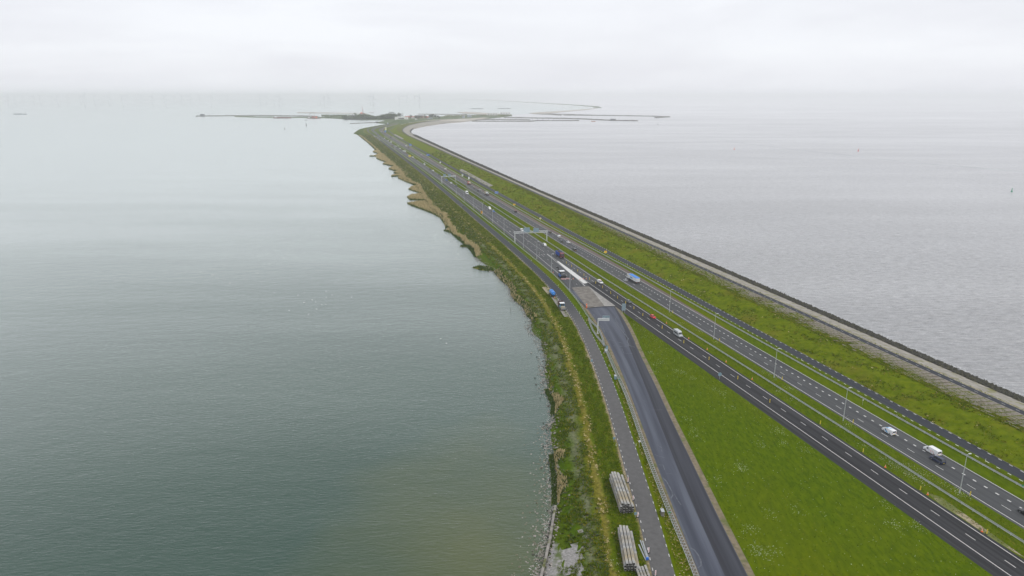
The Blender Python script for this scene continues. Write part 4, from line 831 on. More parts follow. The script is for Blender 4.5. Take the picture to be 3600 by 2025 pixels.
for i, (x, y, lb) in enumerate([(3112,1643,'orange cone alone on the median verge left of a white van'),(3261,1739,'orange cone right of a beacon on the median verge'),(3452,1869,'orange cone on the sandy verge near the bottom right'),(2644,1334,'orange cone on the grass edge above the near carriageway'),(2343,1137,'orange cone by the edge line ahead of the red car'),(2486,1229,'orange cone on the verge left of the guardrail, past the camper van'),(2421,1191,'orange cone on the verge beside the camper van'),(2552.5,1273,'orange cone on the verge between two lamp posts'),(1944.5,958.5,'orange cone at the left guardrail above the milling machine'),(2015,981,'orange cone right of the striped barrier'),(2050,981,'orange cone on the white painted wedge, left one'),(2061,981,'orange cone on the white painted wedge, right one'),(2039,983,'orange cone on the left side of the white wedge'),(1949.5,1047,'orange cone behind the blue tanker'),(1900,990,'orange cone on the service road side')][:14]): place(PC, x, y, lb, 1.1)
for x, y, lb in ((3105-138,1543-0,''),):
    pass
for i, (x, y) in enumerate([(2304,2025),(2280,1944),(2242,1818),(2225,1760),(2207.5,1696)]):
    place(PR, x, y, ['red and white beacon at the bottom edge of the picture, left of the service road', 'red and white beacon beside the small heap of guardrail pieces', 'red and white beacon at the near end of the larger beam stack', 'red and white beacon at the middle of the larger beam stack', 'red and white beacon at the far end of the larger beam stack'][i], 1.1)
b = [Geo('foot', BLACK).box((0, 0, .1), (1, 1, .2)), Geo('tower', ORANGE).rod((0, 0, .2), (0, 0, 2.6), .38, .3, 10), Geo('band', WSIGN, 'tower').rod((0, 0, 1.5), (0, 0, 1.7), .36, .355, 10)]
assemble('warning_pillar', b, G(2062,1083, ZR), 0, 'tall orange-red warning pillar at the left corner of the milled patch', 'pillar')
def barrier(px, py, w, lb):
    p = [Geo('leg', STEEL).rod((-w*.35, 0, 0), (-w*.35, 0, 1.1), .05), Geo('leg', STEEL).rod((w*.35, 0, 0), (w*.35, 0, 1.1), .05), Geo('board', WSIGN).box((0, 0, .9), (w, .06, .35)), Geo('board', WSIGN).box((0, 0, .4), (w, .06, .35))]
    g = Geo('stripe', RED, 'board')
    for z in (.9, .4):
        for i in range(int(w/.6)):
            x = -w/2+.1+i*.6; g.add([(x, -.04, z-.17), (x+.3, -.04, z-.17), (x+.42, -.04, z+.17), (x+.12, -.04, z+.17)], [(0, 1, 2, 3)])
    p.append(g); assemble('road_barrier', p, G(px, py, ZR+.06), -.05, lb, 'barrier')
barrier(1981, 983.5, 3.4, 'red and white striped barrier right in front of the milling machine'); barrier(1996, 982.5, 2.6, 'red and white striped barrier right of the first one, by the lamp post')
dp = assemble('delineator_post', [Geo('post', WSIGN).box((0, 0, .5), (.12, .1, 1.0)), Geo('reflector', BLACK).box((0, -.01, .82), (.125, .1, .18))], (0, 0, 0), 0, 'x', 'delineator', 'white delineator posts along the roads')
dl = [(2166,1568,'white delineator post at the left edge of the service road near the small sign'),(2236,1568,'white delineator post left of the round white sign'),(2085,1290,'white delineator at the left verge, below the sign back farther up'),(2141,1288,'white delineator between service road and zigzag guardrail'),(2038,1100,'white delineator right of the service road by the tractor'),(1926,1008,'white delineator left of the service road above the blue tanker'),(1963,1005,'white delineator right of the service road opposite the tanker'),(1836,918,'white delineator at the left edge of the service road below the gantry'),(1868,917,'white delineator beside the left guardrail below the gantry'),(1789,851,'white delineator right of the service road before the gantry'),(3464,1622,'white delineator in the grass strip left of the right service road'),(2818,1267,'white delineator on the grass strip, middle of the right service road'),(2205,930,'white delineator on the grass strip above the blue topped truck'),(2237,928,'white delineator on the dike side above the blue topped truck'),(2313,992,'white delineator on the grass strip right of the truck'),(2346,987,'white delineator on the dike side right of the truck'),(1692,710,'white delineator at the left verge above the car on the service road')]
for i, (x, y, lb) in enumerate(dl):
    o = dp if i == 0 else copy_tree(dp); o.location = G(x, y, ZR); o.rotation_euler = (0, 0, -HD); o['label'] = lb
# ------------------------------------------------------------------ vehicles
def paint(name, c, r=.3): return mat(name, c, r, spec=.6)
PW = paint('paint_white', (.74, .75, .76)); PS = paint('paint_silver', (.42, .44, .45)); PG = paint('paint_dark_grey', (.075, .085, .09)); PN = paint('paint_navy', (.012, .02, .06)); PK = paint('paint_black', (.012, .013, .015)); PRD = paint('paint_red', (.55, .012, .015)); PBL = paint('paint_blue', (.03, .12, .42)); PSB = paint('paint_light_blue', (.05, .32, .62)); PBR = paint('paint_brown', (.13, .11, .085)); PMA = paint('paint_maroon', (.16, .02, .035)); PBE = paint('paint_beige', (.5, .42, .32)); PGN = paint('paint_green', (.02, .06, .035))
TAIL = mat('tail_light', (.45, .01, .01), .3); HEADL = mat('headlight_lens', (.7, .72, .74), .15)
def wheels(xs, ys, r=.32, w=.22):
    out = []
    for y in ys:
        for x in (-xs, xs):
            out.append(Geo('wheel', DARK).rod((x-w/2, y, r), (x+w/2, y, r), r, n=12)); sx = 1 if x > 0 else -1
            out.append(Geo('rim', RIM, 'wheel').rod((x+sx*(w/2-.02), y, r), (x+sx*(w/2+.012), y, r), r*.6, n=8))
    return out
def lights(w, yf, yr, z, zt=None):
    zt = zt or z
    return [Geo('headlight', HEADL).box((-w, yf, z), (.34, .08, .16)), Geo('headlight', HEADL).box((w, yf, z), (.34, .08, .16)), Geo('tail_light', TAIL).box((-w, yr, zt), (.2, .08, .3)), Geo('tail_light', TAIL).box((w, yr, zt), (.2, .08, .3))]
def car(p, kind='hatch'):
    if kind == 'mpv': b0, roof = [(2.2,.78,.3,.8,.62,.55,.72),(2.05,.86,.25,.88,.66,.7,.88),(1.15,.88,.22,.9,.75,.74,1.05),(-2.05,.88,.22,.9,.78,.76,1.08),(-2.25,.82,.3,.84,.7,.74,1.0)], [(1.15,1.05),(.45,1.72),(-1.9,1.74),(-2.18,1.05)]
    elif kind == 'estate': b0, roof = [(2.3,.74,.3,.78,.55,.6,.66),(2.1,.86,.22,.88,.62,.74,.82),(1.0,.88,.2,.9,.7,.78,.94),(-2.1,.88,.2,.9,.72,.78,.97),(-2.35,.8,.3,.84,.66,.74,.9)], [(.95,.94),(.3,1.42),(-1.75,1.44),(-2.28,.96)]
    elif kind == 'sedan': b0, roof = [(2.25,.74,.3,.78,.55,.6,.66),(2.05,.86,.22,.88,.62,.74,.82),(1.0,.88,.2,.9,.7,.78,.92),(-1.3,.88,.2,.9,.72,.78,.96),(-2.1,.86,.22,.88,.7,.74,.94),(-2.3,.8,.3,.82,.62,.7,.86)], [(.9,.92),(.2,1.4),(-.9,1.42),(-1.7,.95)]
    else: b0, roof = [(2.05,.74,.3,.78,.55,.6,.68),(1.85,.84,.22,.86,.62,.72,.86),(.95,.86,.2,.88,.7,.76,.95),(-1.75,.86,.2,.88,.74,.76,.98),(-2.0,.8,.3,.82,.68,.72,.9)], [(.95,.95),(.3,1.46),(-1.3,1.48),(-1.92,.98)]
    b = Geo('body', p).body(b0)
    (y1, z1), (y2, z2), (y3, z3), (y4, z4) = roof; w1, w2 = .76, .6
    g = Geo('glass', GLASS).loft([[(-w1, y1, z1-.02), (w1, y1, z1-.02), (w1, y1-.01, z1), (-w1, y1-.01, z1)], [(-w1, y2+.1, z1-.02), (w1, y2+.1, z1-.02), (w2, y2, z2-.03), (-w2, y2, z2-.03)], [(-w1, y3-.1, z1-.02), (w1, y3-.1, z1-.02), (w2, y3, z3-.03), (-w2, y3, z3-.03)], [(-w1, y4, z4-.02), (w1, y4, z4-.02), (w1*.98, y4+.01, z4+.01), (-w1*.98, y4+.01, z4+.01)]])
    r = Geo('roof', p).loft([[(-w2-.01, y2+.02, z2-.045), (w2+.01, y2+.02, z2-.045), (w2-.06, y2-.05, z2+.03), (-w2+.06, y2-.05, z2+.03)], [(-w2-.01, y3-.02, z3-.045), (w2+.01, y3-.02, z3-.045), (w2-.06, y3+.05, z3+.03), (-w2+.06, y3+.05, z3+.03)]])
    pl = Geo('pillar', p)
    for sx in (-1, 1): pl.rod((sx*w1, y1, z1), (sx*w2, y2, z2), .035, n=4).rod((sx*w1, y4, z4), (sx*w2, y3, z3), .05, n=4).rod((sx*(w1+.005), (y1+y4)/2, z1), (sx*(w2+.015), (y2+y3)/2, z3), .045, n=4)
    yr = b0[-1][0]; yf = b0[0][0]
    return [b, g, r, pl, Geo('number_plate', YEL).box((0, yr-.02, .62), (.5, .03, .11)), Geo('bumper', DARK).box((0, yr+.03, .38), (1.5, .12, .16)), Geo('mirror', p).box((-.95, y1-.25, z1+.05), (.16, .1, .12)).box((.95, y1-.25, z1+.05), (.16, .1, .12))]+wheels(.78, (yf-.82, yr+.78))+lights(.62, yf-.12, yr+.06, .62, .8)
def van(p, L=5.2, H=1.95, W_=.95, windows=False, stripe=None, highroof=False, redmark=False):
    h = L/2
    secs = [(h, W_*.85, .35, W_*.88, .65, W_*.7, .85), (h-.25, W_*.95, .3, W_, .75, W_*.85, 1.05), (h-.95, W_, .28, W_, .9, W_*.9, 1.22), (h-1.6, W_, .28, W_, 1.0, W_*.86, H-.06), (h-2.0, W_, .28, W_, 1.1, W_*.86, H), (-h+.12, W_, .28, W_, 1.1, W_*.87, H), (-h, W_*.97, .3, W_*.97, 1.05, W_*.84, H-.08)]
    if highroof: secs = secs[:3]+[(h-1.5, W_, .28, W_, 1.0, W_*.9, H-.4), (h-1.75, W_, .28, W_, 1.7, W_*.95, H-.03), (h-2.3, W_, .28, W_, 1.8, W_*.95, H)]+[(-h+.06, W_, .28, W_, 1.8, W_*.95, H), (-h, W_*.98, .3, W_*.98, 1.7, W_*.93, H-.06)]
    ps = [Geo('body', p).body(secs)]
    zt = (H if not highroof else H-.45)
    (ya, za), (yb, zb) = ((h-.95, 1.22), (h-1.5, H-.4)) if highroof else ((h-.95, 1.22), (h-1.6, H-.06))
    L2 = lambda t, o: (ya+(yb-ya)*t+o, za+(zb-za)*t+o)
    W0, W1 = [(-W_*.84, *L2(.06, .03)), (W_*.84, *L2(.06, .03)), (W_*.8, *L2(.9, .03)), (-W_*.8, *L2(.9, .03))], [(-W_*.84, *L2(.06, -.05)), (W_*.84, *L2(.06, -.05)), (W_*.8, *L2(.9, -.05)), (-W_*.8, *L2(.9, -.05))]
    ps.append(Geo('windscreen', GLASS).add(W0+W1, [(0, 1, 2, 3), (7, 6, 5, 4), (0, 4, 5, 1), (3, 2, 6, 7), (1, 5, 6, 2), (0, 3, 7, 4)]))
    tw = 1.008 if highroof else .9
    for sx in (-1, 1):
        ps.append(Geo('side_window', GLASS).add([(sx*W_*1.005, h-1.15, 1.08), (sx*W_*1.005, h-2.2, 1.08), (sx*W_*tw, h-2.15, zt-.3), (sx*W_*tw, h-1.75, zt-.3), (sx*W_*.9, h-1.15, 1.08), (sx*W_*.9, h-2.2, 1.08)], [(0, 1, 2, 3), (0, 4, 5, 1)]))
        if windows: ps.append(Geo('side_window', GLASS).add([(sx*W_*1.01, h-2.5, 1.15), (sx*W_*1.01, -h+.5, 1.15), (sx*W_*(tw+.015), -h+.5, zt-.35), (sx*W_*(tw+.015), h-2.5, zt-.35)], [(0, 1, 2, 3)]))
        if not windows: ps.append(Geo('door_seam', PG).box((sx*W_*1.002, h-2.35, .95), (.012, .03, 1.1)).box((sx*W_*1.002, h-3.5, .95), (.012, .03, 1.1)))
        if stripe: ps.append(Geo('side_stripe', stripe).add([(sx*W_*1.012, .2, .4), (sx*W_*1.012, -.7, .4), (sx*W_*1.012, .3, 1.1), (sx*W_*1.012, 1.0, 1.1)], [(0, 1, 2, 3)]))
        if redmark:
            g = Geo('red_marking', RED); x = sx*W_*1.01; y0, y1 = -h+1.3, -h+2.5
            for (ya, za, yb, zb) in ((y0, .35, y0, 1.15), (y0, 1.15, y1, 1.15), (y1, 1.15, y1-.35, .35)): g.rod((x, ya, za), (x, yb, zb), .035, n=4)
            ps.append(g)
    if stripe: ps.append(Geo('roof_stripe', stripe).add([(-W_*.84, .9, H+.012), (-W_*.84, .2, H+.012), (W_*.2, -.9, H+.012), (W_*.5, -.9, H+.012), (W_*.1, .1, H+.012)], [(0, 1, 2, 3, 4)]))
    ps.append(Geo('rear_window', GLASS).box((0, -h+.0, 1.45 if not highroof else 1.6), (W_*1.4, .05, .5)))
    ps += [Geo('number_plate', YEL).box((0, -h-.03, .62), (.5, .03, .12)), Geo('bumper', DARK).box((0, -h, .38), (W_*1.7, .14, .18)), Geo('grille', DARK).box((0, h+.0, .62), (W_*.9, .06, .16))]
    return ps+wheels(W_-.1, (h-.95, -h+1.0), .34)+lights(W_*.78, h-.12, -h+.02, .78, 1.0)
def pickup(p):
    ps = [Geo('body', p).body([(2.6, .85, .45, .88, .75, .7, .9), (2.4, .92, .4, .95, .85, .8, 1.08), (1.5, .93, .4, .96, .95, .84, 1.15), (-.6, .93, .4, .96, .95, .86, 1.15), (-2.6, .93, .4, .96, .95, .9, 1.12)])]
    ps.append(Geo('glass', GLASS).loft([[(-.84, 1.5, 1.13), (.84, 1.5, 1.13), (.82, 1.48, 1.15), (-.82, 1.48, 1.15)], [(-.84, .9, 1.13), (.84, .9, 1.13), (.68, .8, 1.72), (-.68, .8, 1.72)], [(-.84, -.6, 1.13), (.84, -.6, 1.13), (.68, -.5, 1.74), (-.68, -.5, 1.74)], [(-.84, -.75, 1.13), (.84, -.75, 1.13), (.8, -.74, 1.15), (-.8, -.74, 1.15)]]))
    ps.append(Geo('roof', p).box((0, .15, 1.76), (1.34, 1.35, .07), taper=.92)); ps.append(Geo('canopy', p).box((0, -1.65, 1.4), (1.7, 1.8, .55), taper=.92)); ps.append(Geo('light_bar', ORANGE).box((0, .2, 1.85), (1.0, .25, .1)))
    return ps+wheels(.85, (1.65, -1.6), .38)+lights(.72, 2.5, -2.58, .88)
def truck(cab, load, L=13.6, H=2.7, top=None, kind='box', tractor=True, loadm=None):
    ps = []; zc = 1.15; f = L/2+1.6
    c = Geo('cab', cab).loft([[(-1.2, y, z0), (1.2, y, z0), (1.22, y, zm), (w, y-dy, z1), (-w, y-dy, z1), (-1.22, y, zm)] for y, z0, zm, z1, w, dy in ((f, .55, 1.5, 3.0, 1.1, .25), (f-1.9, .6, 1.6, 3.35, 1.15, 0))]); ps.append(c)
    ps.append(Geo('windscreen', GLASS).add([(-1.1, f+.02, 1.75), (1.1, f+.02, 1.75), (1.0, f-.16, 2.7), (-1.0, f-.16, 2.7)], [(0, 1, 2, 3)])); ps.append(Geo('grille', DARK).box((0, f+.02, 1.0), (1.6, .06, .6)))
    for sx in (-1, 1): ps.append(Geo('side_window', GLASS).box((sx*1.21, f-.8, 2.15), (.04, .9, .7)))
    for sx in (-1, 1): ps.append(Geo('headlight', HEADL).box((sx*.9, f+.03, .8), (.35, .06, .2)))
    ps.append(Geo('chassis', DARK).box((0, 0, .85), (1.0, L+1.0, .3)))
    if kind == 'box':
        ps.append(Geo('trailer_body', load).box((0, -1.0, zc+H/2), (2.5, L, H))); ps.append(Geo('tarpaulin', top or load).box((0, -1.0, zc+H+.09), (2.56, L+.05, .2), taper=.93))
        g = Geo('rear_frame', STEEL); yb = -1.0-L/2-.03
        for x in (-1.2, -.4, .4, 1.2): g.box((x, yb, zc+H/2), (.09, .06, H))
        for z in (.1, .5, .95): g.box((0, yb, zc+H*z), (2.5, .07, .09))
        ps.append(g); ps.append(Geo('side_lettering', PSB).box((-1.262, -1.0+L*.12, zc+H*.5), (.02, L*.3, H*.35)))
    elif kind == 'dump':
        y0, y1 = -1.0-L/2, -1.0+L/2; g = Geo('dump_body', load); H2 = H
        for sx in (-1, 1): g.box((sx*1.22, -1.0, zc+H2/2), (.1, L, H2))
        g.box((0, y0+.05, zc+H2/2), (2.5, .1, H2)).box((0, y1-.05, zc+H2/2), (2.5, .1, H2)).box((0, -1.0, zc+.05), (2.4, L-.2, .1)); ps.append(g)
        g = Geo('load', loadm or DIRT); nx, ny = 4, 10; V = [(-1.15+2.3*i/nx, y0+.12+(L-.24)*j/ny, zc+H2*.8+.25*math.sin(i*2.1+j)*.5+.3*math.sin(PI*i/nx)) for j in range(ny+1) for i in range(nx+1)]; g.add(V, [(j*(nx+1)+i, j*(nx+1)+i+1, (j+1)*(nx+1)+i+1, (j+1)*(nx+1)+i) for j in range(ny) for i in range(nx)]); ps.append(g)
        g = Geo('body_rib', load, 'dump_body')
        for sx in (-1, 1):
            for k in range(7): g.box((sx*1.3, y0+.4+k*(L-.8)/6, zc+H2/2), (.08, .12, H2))
        ps.append(g)
    elif kind == 'tank':
        g = Geo('tank', load); yb, yf = -1.0-L/2, -1.0+L/2
        g.loft([[(r*1.1*math.cos(t)*1.0, y, zc+1.0+r*math.sin(t)) for t in [2*PI*i/14 for i in range(14)]] for y, r in ((yb, .35), (yb+.25, .8), (yb+.7, 1.0), (yf-.7, 1.0), (yf-.25, .8), (yf, .35))]); ps.append(g); ps.append(Geo('hatch', STEEL).rod((0, -1, zc+1.95), (0, -1, zc+2.15), .35, n=10).box((0, -1, zc+2.02), (.5, L*.7, .04)))
    ax = [f-1.2] + ([f-3.4] if tractor else []) + [-1.0-L/2+1.0, -1.0-L/2+2.3] + ([-1.0-L/2+3.6] if L > 9 else [])
    ps += [Geo('mudguard', DARK).box((0, -1.0-L/2+1.7, 1.02), (2.45, 3.4, .08))]+wheels(1.05, ax, .5, .35)+[Geo('tail_light', TAIL).box((sx*1.0, -1.0-L/2-.05, .95), (.4, .06, .15)) for sx in (-1, 1)]
    return ps
AW, TW = -HD, -HD+PI
VG = 'vehicles on the motorway'
def veh(name, ps, px, py, rz, lb, cat, joined=False, sc=1.0, grp=VG): return assemble(name, ps, G(px, py, ZR+.055), rz, lb, cat, grp, joined, sc)
veh('small_van', van(PW, 4.5, 1.85, .9, stripe=PSB), 3124, 1522, AW, 'small white van with a light blue sweep on its side and roof, driving away', 'van', sc=1.12)
veh('panel_van', van(PW, 5.3, 2.0, .96, redmark=True), 3276, 1592, AW, 'white panel van with a red outlined marking on its side, driving away at lower right', 'van', sc=1.12)
veh('people_carrier', car(PN, 'mpv'), 3295, 1622, AW, 'dark navy people carrier close behind the white panel van with red marking', 'car', sc=1.12)
veh('dark_car', car(PK, 'estate'), 3612, 1812, AW, 'dark car cut off by the right edge of the picture', 'car', sc=1.1)
veh('camper_van', van(PS, 6.0, 2.65, 1.02, windows=True, highroof=True), 2384, 1180, TW, 'silver high roof camper van driving towards the camera', 'van', sc=1.08)
veh('red_car', car(PRD, 'hatch'), 2295, 1117, TW, 'bright red car driving towards the camera on the left carriageway', 'car', sc=1.08)
veh('grey_car', car(PG, 'estate'), 2211, 1064, TW, 'dark grey estate car behind the red car, coming towards the camera', 'car', sc=1.1)
veh('pickup_truck', pickup(PW), 2110, 995, TW, 'white pickup with an amber light bar, just before the painted wedge', 'pickup', sc=1.12)
veh('silver_car', car(PS, 'hatch'), 2199, 988, AW, 'silver hatchback driving away beside the blue topped trailer', 'car', sc=1.05)
veh('tipper_truck', truck(PW, PW, 11.6, 2.3, top=mat('blue_tarp', (.02, .2, .62), .5)), 2226, 988, AW, 'white lorry with a bright blue tarpaulin roof driving away on the right carriageway', 'truck', sc=1.08)
veh('dump_truck', truck(PMA, mat('dump_blue', (.01, .07, .36), .4), 6.6, 2.0, kind='dump', loadm=mat('brown_soil', (.07, .04, .028), .95)), 1968, 903, TW, 'blue dump truck with a maroon cab and brown load coming towards the camera', 'truck', sc=1.3)
veh('grey_van', van(PS, 5.0, 2.1, .95, windows=True), 1914.8, 865.5, TW, 'silver grey van with dark windows just past the near gantry', 'van', sc=1.1)
veh('dark_van', van(PG, 4.9, 2.0, .95, windows=True), 2019.6, 881, AW, 'dark grey van driving away, right of the blue dump truck', 'van', sc=1.08)
veh('black_car', car(PK, 'hatch'), 1933.5, 819, AW, 'black hatchback just right of the top of the near gantry, driving away', 'car', sc=1.1)
veh('white_van', van(PW, 4.6, 1.9, .92), 1965, 834.6, AW, 'small white van behind the black hatchback, right of the near gantry leg', 'van', sc=1.1)
veh('dark_carrier', car(PG, 'mpv'), 1972.5, 851, AW, 'dark people carrier below the small white van, right carriageway', 'car', sc=1.12)
veh('white_car', car(PW, 'sedan'), 1998, 854.5, AW, 'white car with red tail lights driving away, right of the dark people carrier', 'car', sc=1.12)
veh('white_van', van(PW, 4.8, 1.95, .93), 1835, 812, TW, 'white van half hidden behind the left sign panel of the near gantry', 'van', sc=1.05)
# roadworks machines
def milling():
    p = [Geo('chassis', PBL).box((0, 0, 1.1), (2.3, 4.6, 1.3), taper=.96), Geo('engine_hood', PG).box((0, 1.7, 2.0), (2.1, 1.9, .7), taper=.9), Geo('canopy', PW).box((0, -.2, 3.5), (2.7, 2.3, .16))]
    for sx in (-1, 1):
        for y in (-1.2, .8): p.append(Geo('canopy_post', DARK).rod((sx*1.15, y, 1.6), (sx*1.25, y, 3.45), .06, n=4))
        for y in (-1.6, 1.6): p.append(Geo('crawler_track', DARK).box((sx*1.05, y, .35), (.42, 1.5, .7), taper=.75))
    p += [Geo('operator_seat', DARK).box((0, -.3, 2.0), (1.6, .8, .6)), Geo('hopper', DARK).box((0, 2.7, 1.0), (2.5, 1.2, 1.0), taper=1.1), Geo('milling_drum', DARK).rod((-1.1, 0, .45), (1.1, 0, .45), .42, n=12)]
    g = Geo('conveyor', DARK); g.box((0, -4.6, 2.6), (.95, 6.2, .28), rx=-.34); g.box((0, -7.4, 3.65), (1.15, .8, .5)); p.append(g)
    g = Geo('conveyor_rail', mat('machine_grey', (.16, .17, .18), .6), 'conveyor'); g.box((-.5, -4.6, 2.8), (.08, 6.0, .2), rx=-.34).box((.5, -4.6, 2.8), (.08, 6.0, .2), rx=-.34); p.append(g)
    return p
veh('milling_machine', milling(), 1975, 975, TW, 'asphalt milling machine with white canopy and black conveyor on the closed lanes', 'machine', sc=1.3, grp='roadworks machines')
def tankcart():
    g = Geo('tank', mat('tank_blue', (.02, .20, .60), .35)); g.loft([[(r*math.cos(t), y, 2.0+r*math.sin(t)) for t in [2*PI*i/16 for i in range(16)]] for y, r in ((-3.0, .3), (-2.9, .85), (-2.55, 1.05), (2.55, 1.05), (2.9, .85), (3.0, .3))])
    return [g, Geo('dome', mat('tank_blue', (.02, .20, .60))).rod((0, .3, 3.0), (0, .3, 3.35), .4, n=12), Geo('valve', WSIGN, 'tank').box((0, -3.05, 2.1), (.2, .06, .2)), Geo('chassis', DARK).box((0, 0, .85), (1.6, 5.6, .35)), Geo('drawbar', DARK).rod((0, 2.8, .8), (0, 4.4, .5), .1)]+wheels(.95, (-2.1, -.9, 1.8), .48, .35)
hs = lambda s: -(HD+math.atan2(U('SRL', s+6)-U('SRL', s-6), 12))
veh('tank_trailer', tankcart(), 1941.5, 1040, hs(410)+PI*0, 'bright blue round tank trailer parked on the paved lay-by', 'trailer', sc=1.2, grp='roadworks machines')
def tractor():
    p = [Geo('chassis', mat('machine_beige', (.30, .27, .21), .6)).box((0, 0, .95), (2.1, 7.0, .5)), Geo('cab', PSB).box((0, .3, 2.0), (2.1, 1.9, 1.6), taper=.93), Geo('cab_roof', PW).box((0, .3, 2.95), (2.25, 2.1, .18)), Geo('windscreen', GLASS).box((0, 1.24, 2.25), (1.75, .1, .95)), Geo('hood', mat('machine_beige', (.3, .27, .21))).box((0, 2.5, 1.45), (1.9, 2.2, .7), taper=.9), Geo('front_plate', mat('machine_grey', (.16, .17, .18))).box((0, 3.7, .9), (2.4, .4, .7)), Geo('light', mat('amber_lamp', (.9, .45, .02), .4)).box((.8, 3.92, 1.0), (.2, .06, .15))]
    for sx in (-1, 1): p.append(Geo('side_window', GLASS).box((sx*1.03, .3, 2.25), (.06, 1.4, .8)))
    g = Geo('dump_body', mat('brown_skip', (.085, .04, .035), .8)); 
    for sx in (-1, 1): g.box((sx*1.15, -2.4, 2.1), (.12, 3.2, 1.7))
    g.box((0, -.85, 2.2), (2.4, .12, 1.9)).box((0, -4.0, 2.0), (2.4, .12, 1.5)).box((0, -2.4, 1.35), (2.3, 3.2, .15)); p.append(g)
    return p+wheels(1.0, (2.3, -1.6, -2.9), .55, .4)
veh('works_truck', tractor(), 1975, 1085, hs(365)+PI, 'beige works truck with white cab roof and brown skip on the lay-by', 'truck', sc=1.25, grp='roadworks machines')
# farther vehicles: few pixels, one mesh each
def moto():
    return [Geo('bike', DARK).box((0, 0, .6), (.4, 1.8, .6)).rod((-.1, .8, .32), (.1, .8, .32), .32, n=10).rod((-.1, -.8, .32), (.1, -.8, .32), .32, n=10), Geo('rider', PK).box((0, -.1, 1.2), (.55, .5, .8), taper=.7).rod((0, 0, 1.55), (0, 0, 1.85), .15, n=8)]
FV = [(1565.8,597,'wv',AW,'white high van on the right carriageway above the farther gantry'),(1511.8,595.6,'dk',TW,'dark car at the left lane, third ahead of the farther gantry'),(1522.6,601,'wc',TW,'white car at the left lane, second ahead of the farther gantry'),(1543.5,616.3,'dk',TW,'dark car directly beyond the farther gantry'),(1558,625,'gc',TW,'grey car passing under the farther gantry'),(1570.4,634.5,'bl',TW,'blue car just on the near side of the farther gantry'),(1586,644.5,'wc',TW,'white car beside the right leg of the farther gantry'),(1604,656.9,'nv',TW,'navy car approaching below the farther gantry'),(1641.8,682,'bx',TW,'tall white box van coming towards the camera beside the median crossing'),(1721.5,736,'wv',TW,'white van with a low nose, just ahead of the blue car on the left carriageway'),(1735.4,745,'bl',TW,'blue hatchback behind the white van on the left carriageway'),(1702,722.5,'mo',TW,'motorcyclist at the end of the median crossing'),(1627.7,728.7,'gn',AW,'dark green car alone on the left service road'),(1650,649,'tb',AW,'beige truck with red stripe below the tall white double sign'),(1665.6,663.5,'br',AW,'brown car following the beige truck'),(1679.7,672.4,'dk',AW,'dark car left of a silver car on the right carriageway'),(1688.4,670,'sv',AW,'silver car on the right lane beside a dark car'),(1712,686,'tk',AW,'silver tanker lorry with a cream cab on the right carriageway'),(1812,746.3,'pk',AW,'black pickup alone on the right carriageway'),
 (1428,515,'wv',AW,'white van on the right carriageway below the big blue sign'),(1436.5,520,'gc',AW,'grey car just behind the far white van'),(1481.8,546,'wc',AW,'lone white car on the right carriageway near the wide blue sign'),(1378.6,514.6,'dr',TW,'dark red car on the left shoulder near the far white gantry'),(1342.9,451,'dk',AW,'dark car highest in the bend'),(1352.6,446.6,'dk',AW,'dark car beyond the bend, left one of two'),(1358,445.5,'dk',AW,'dark car beyond the bend, right one of two'),(1340.5,463.4,'wc',AW,'white car in the bend below the pale yellow column'),(1345.7,468.6,'dk',AW,'dark car behind the white car in the bend'),(1353,469.9,'dk',AW,'dark car at the right edge of the bend'),(1371.9,482.3,'gc',AW,'grey car leading a close pair past the bend'),(1374.4,484.2,'dk',AW,'dark car trailing a close pair past the bend'),
 (1315.7,480,'wc',AW,'white car parked at the service road, farthest of the row'),(1319.3,482.3,'wc',AW,'white car parked at the service road, second farthest of the row'),(1322.4,485.9,'dk',AW,'dark car parked at the service road between white cars'),(1327.3,487.3,'wc',AW,'white car parked at the service road, fourth of the row'),(1334.3,494,'wc',AW,'white car parked at the service road, nearest of the row'),(1338.2,485.4,'dk',TW,'black car on the left lane beside the parked row'),(1347.5,485.1,'dk',TW,'dark car leading the queue before the bend'),(1352.2,487.3,'wc',TW,'white car second in the queue before the bend'),(1364.6,495.2,'wc',TW,'white car third in the queue before the bend'),(1375.2,501.4,'wv',TW,'white van in the queue before the bend'),(1397.2,518.5,'dk',TW,'dark car just right of the far white gantry'),(1401.9,520.8,'gc',TW,'grey car behind it right of the far white gantry'),(1406.5,523.4,'wc',TW,'white car third right of the far white gantry'),(1414.3,529.3,'dk',TW,'dark car in the middle of the long queue'),(1417.7,532,'wc',TW,'white car in the middle of the long queue'),(1424.4,534.8,'wv',TW,'white van in the lower part of the long queue'),(1429.3,539.8,'dr',TW,'dark red car near the lower end of the long queue'),(1451.9,553.7,'wc',TW,'white car right of the yellow striped board'),(1463.2,562.6,'dk',TW,'dark car below and right of the yellow striped board'),(1492.7,579.3,'wv',TW,'white van alone between the yellow board and the farther gantry'),(1363.8,437.3,'tb2',TW,'white and blue truck beyond the bend'),(1309,460,'dk',TW,'dark car at the left inside of the bend'),(1326,472.7,'gc',TW,'grey car entering the straight from the bend'),(1332.8,475.8,'dk',TW,'dark car second out of the bend')]
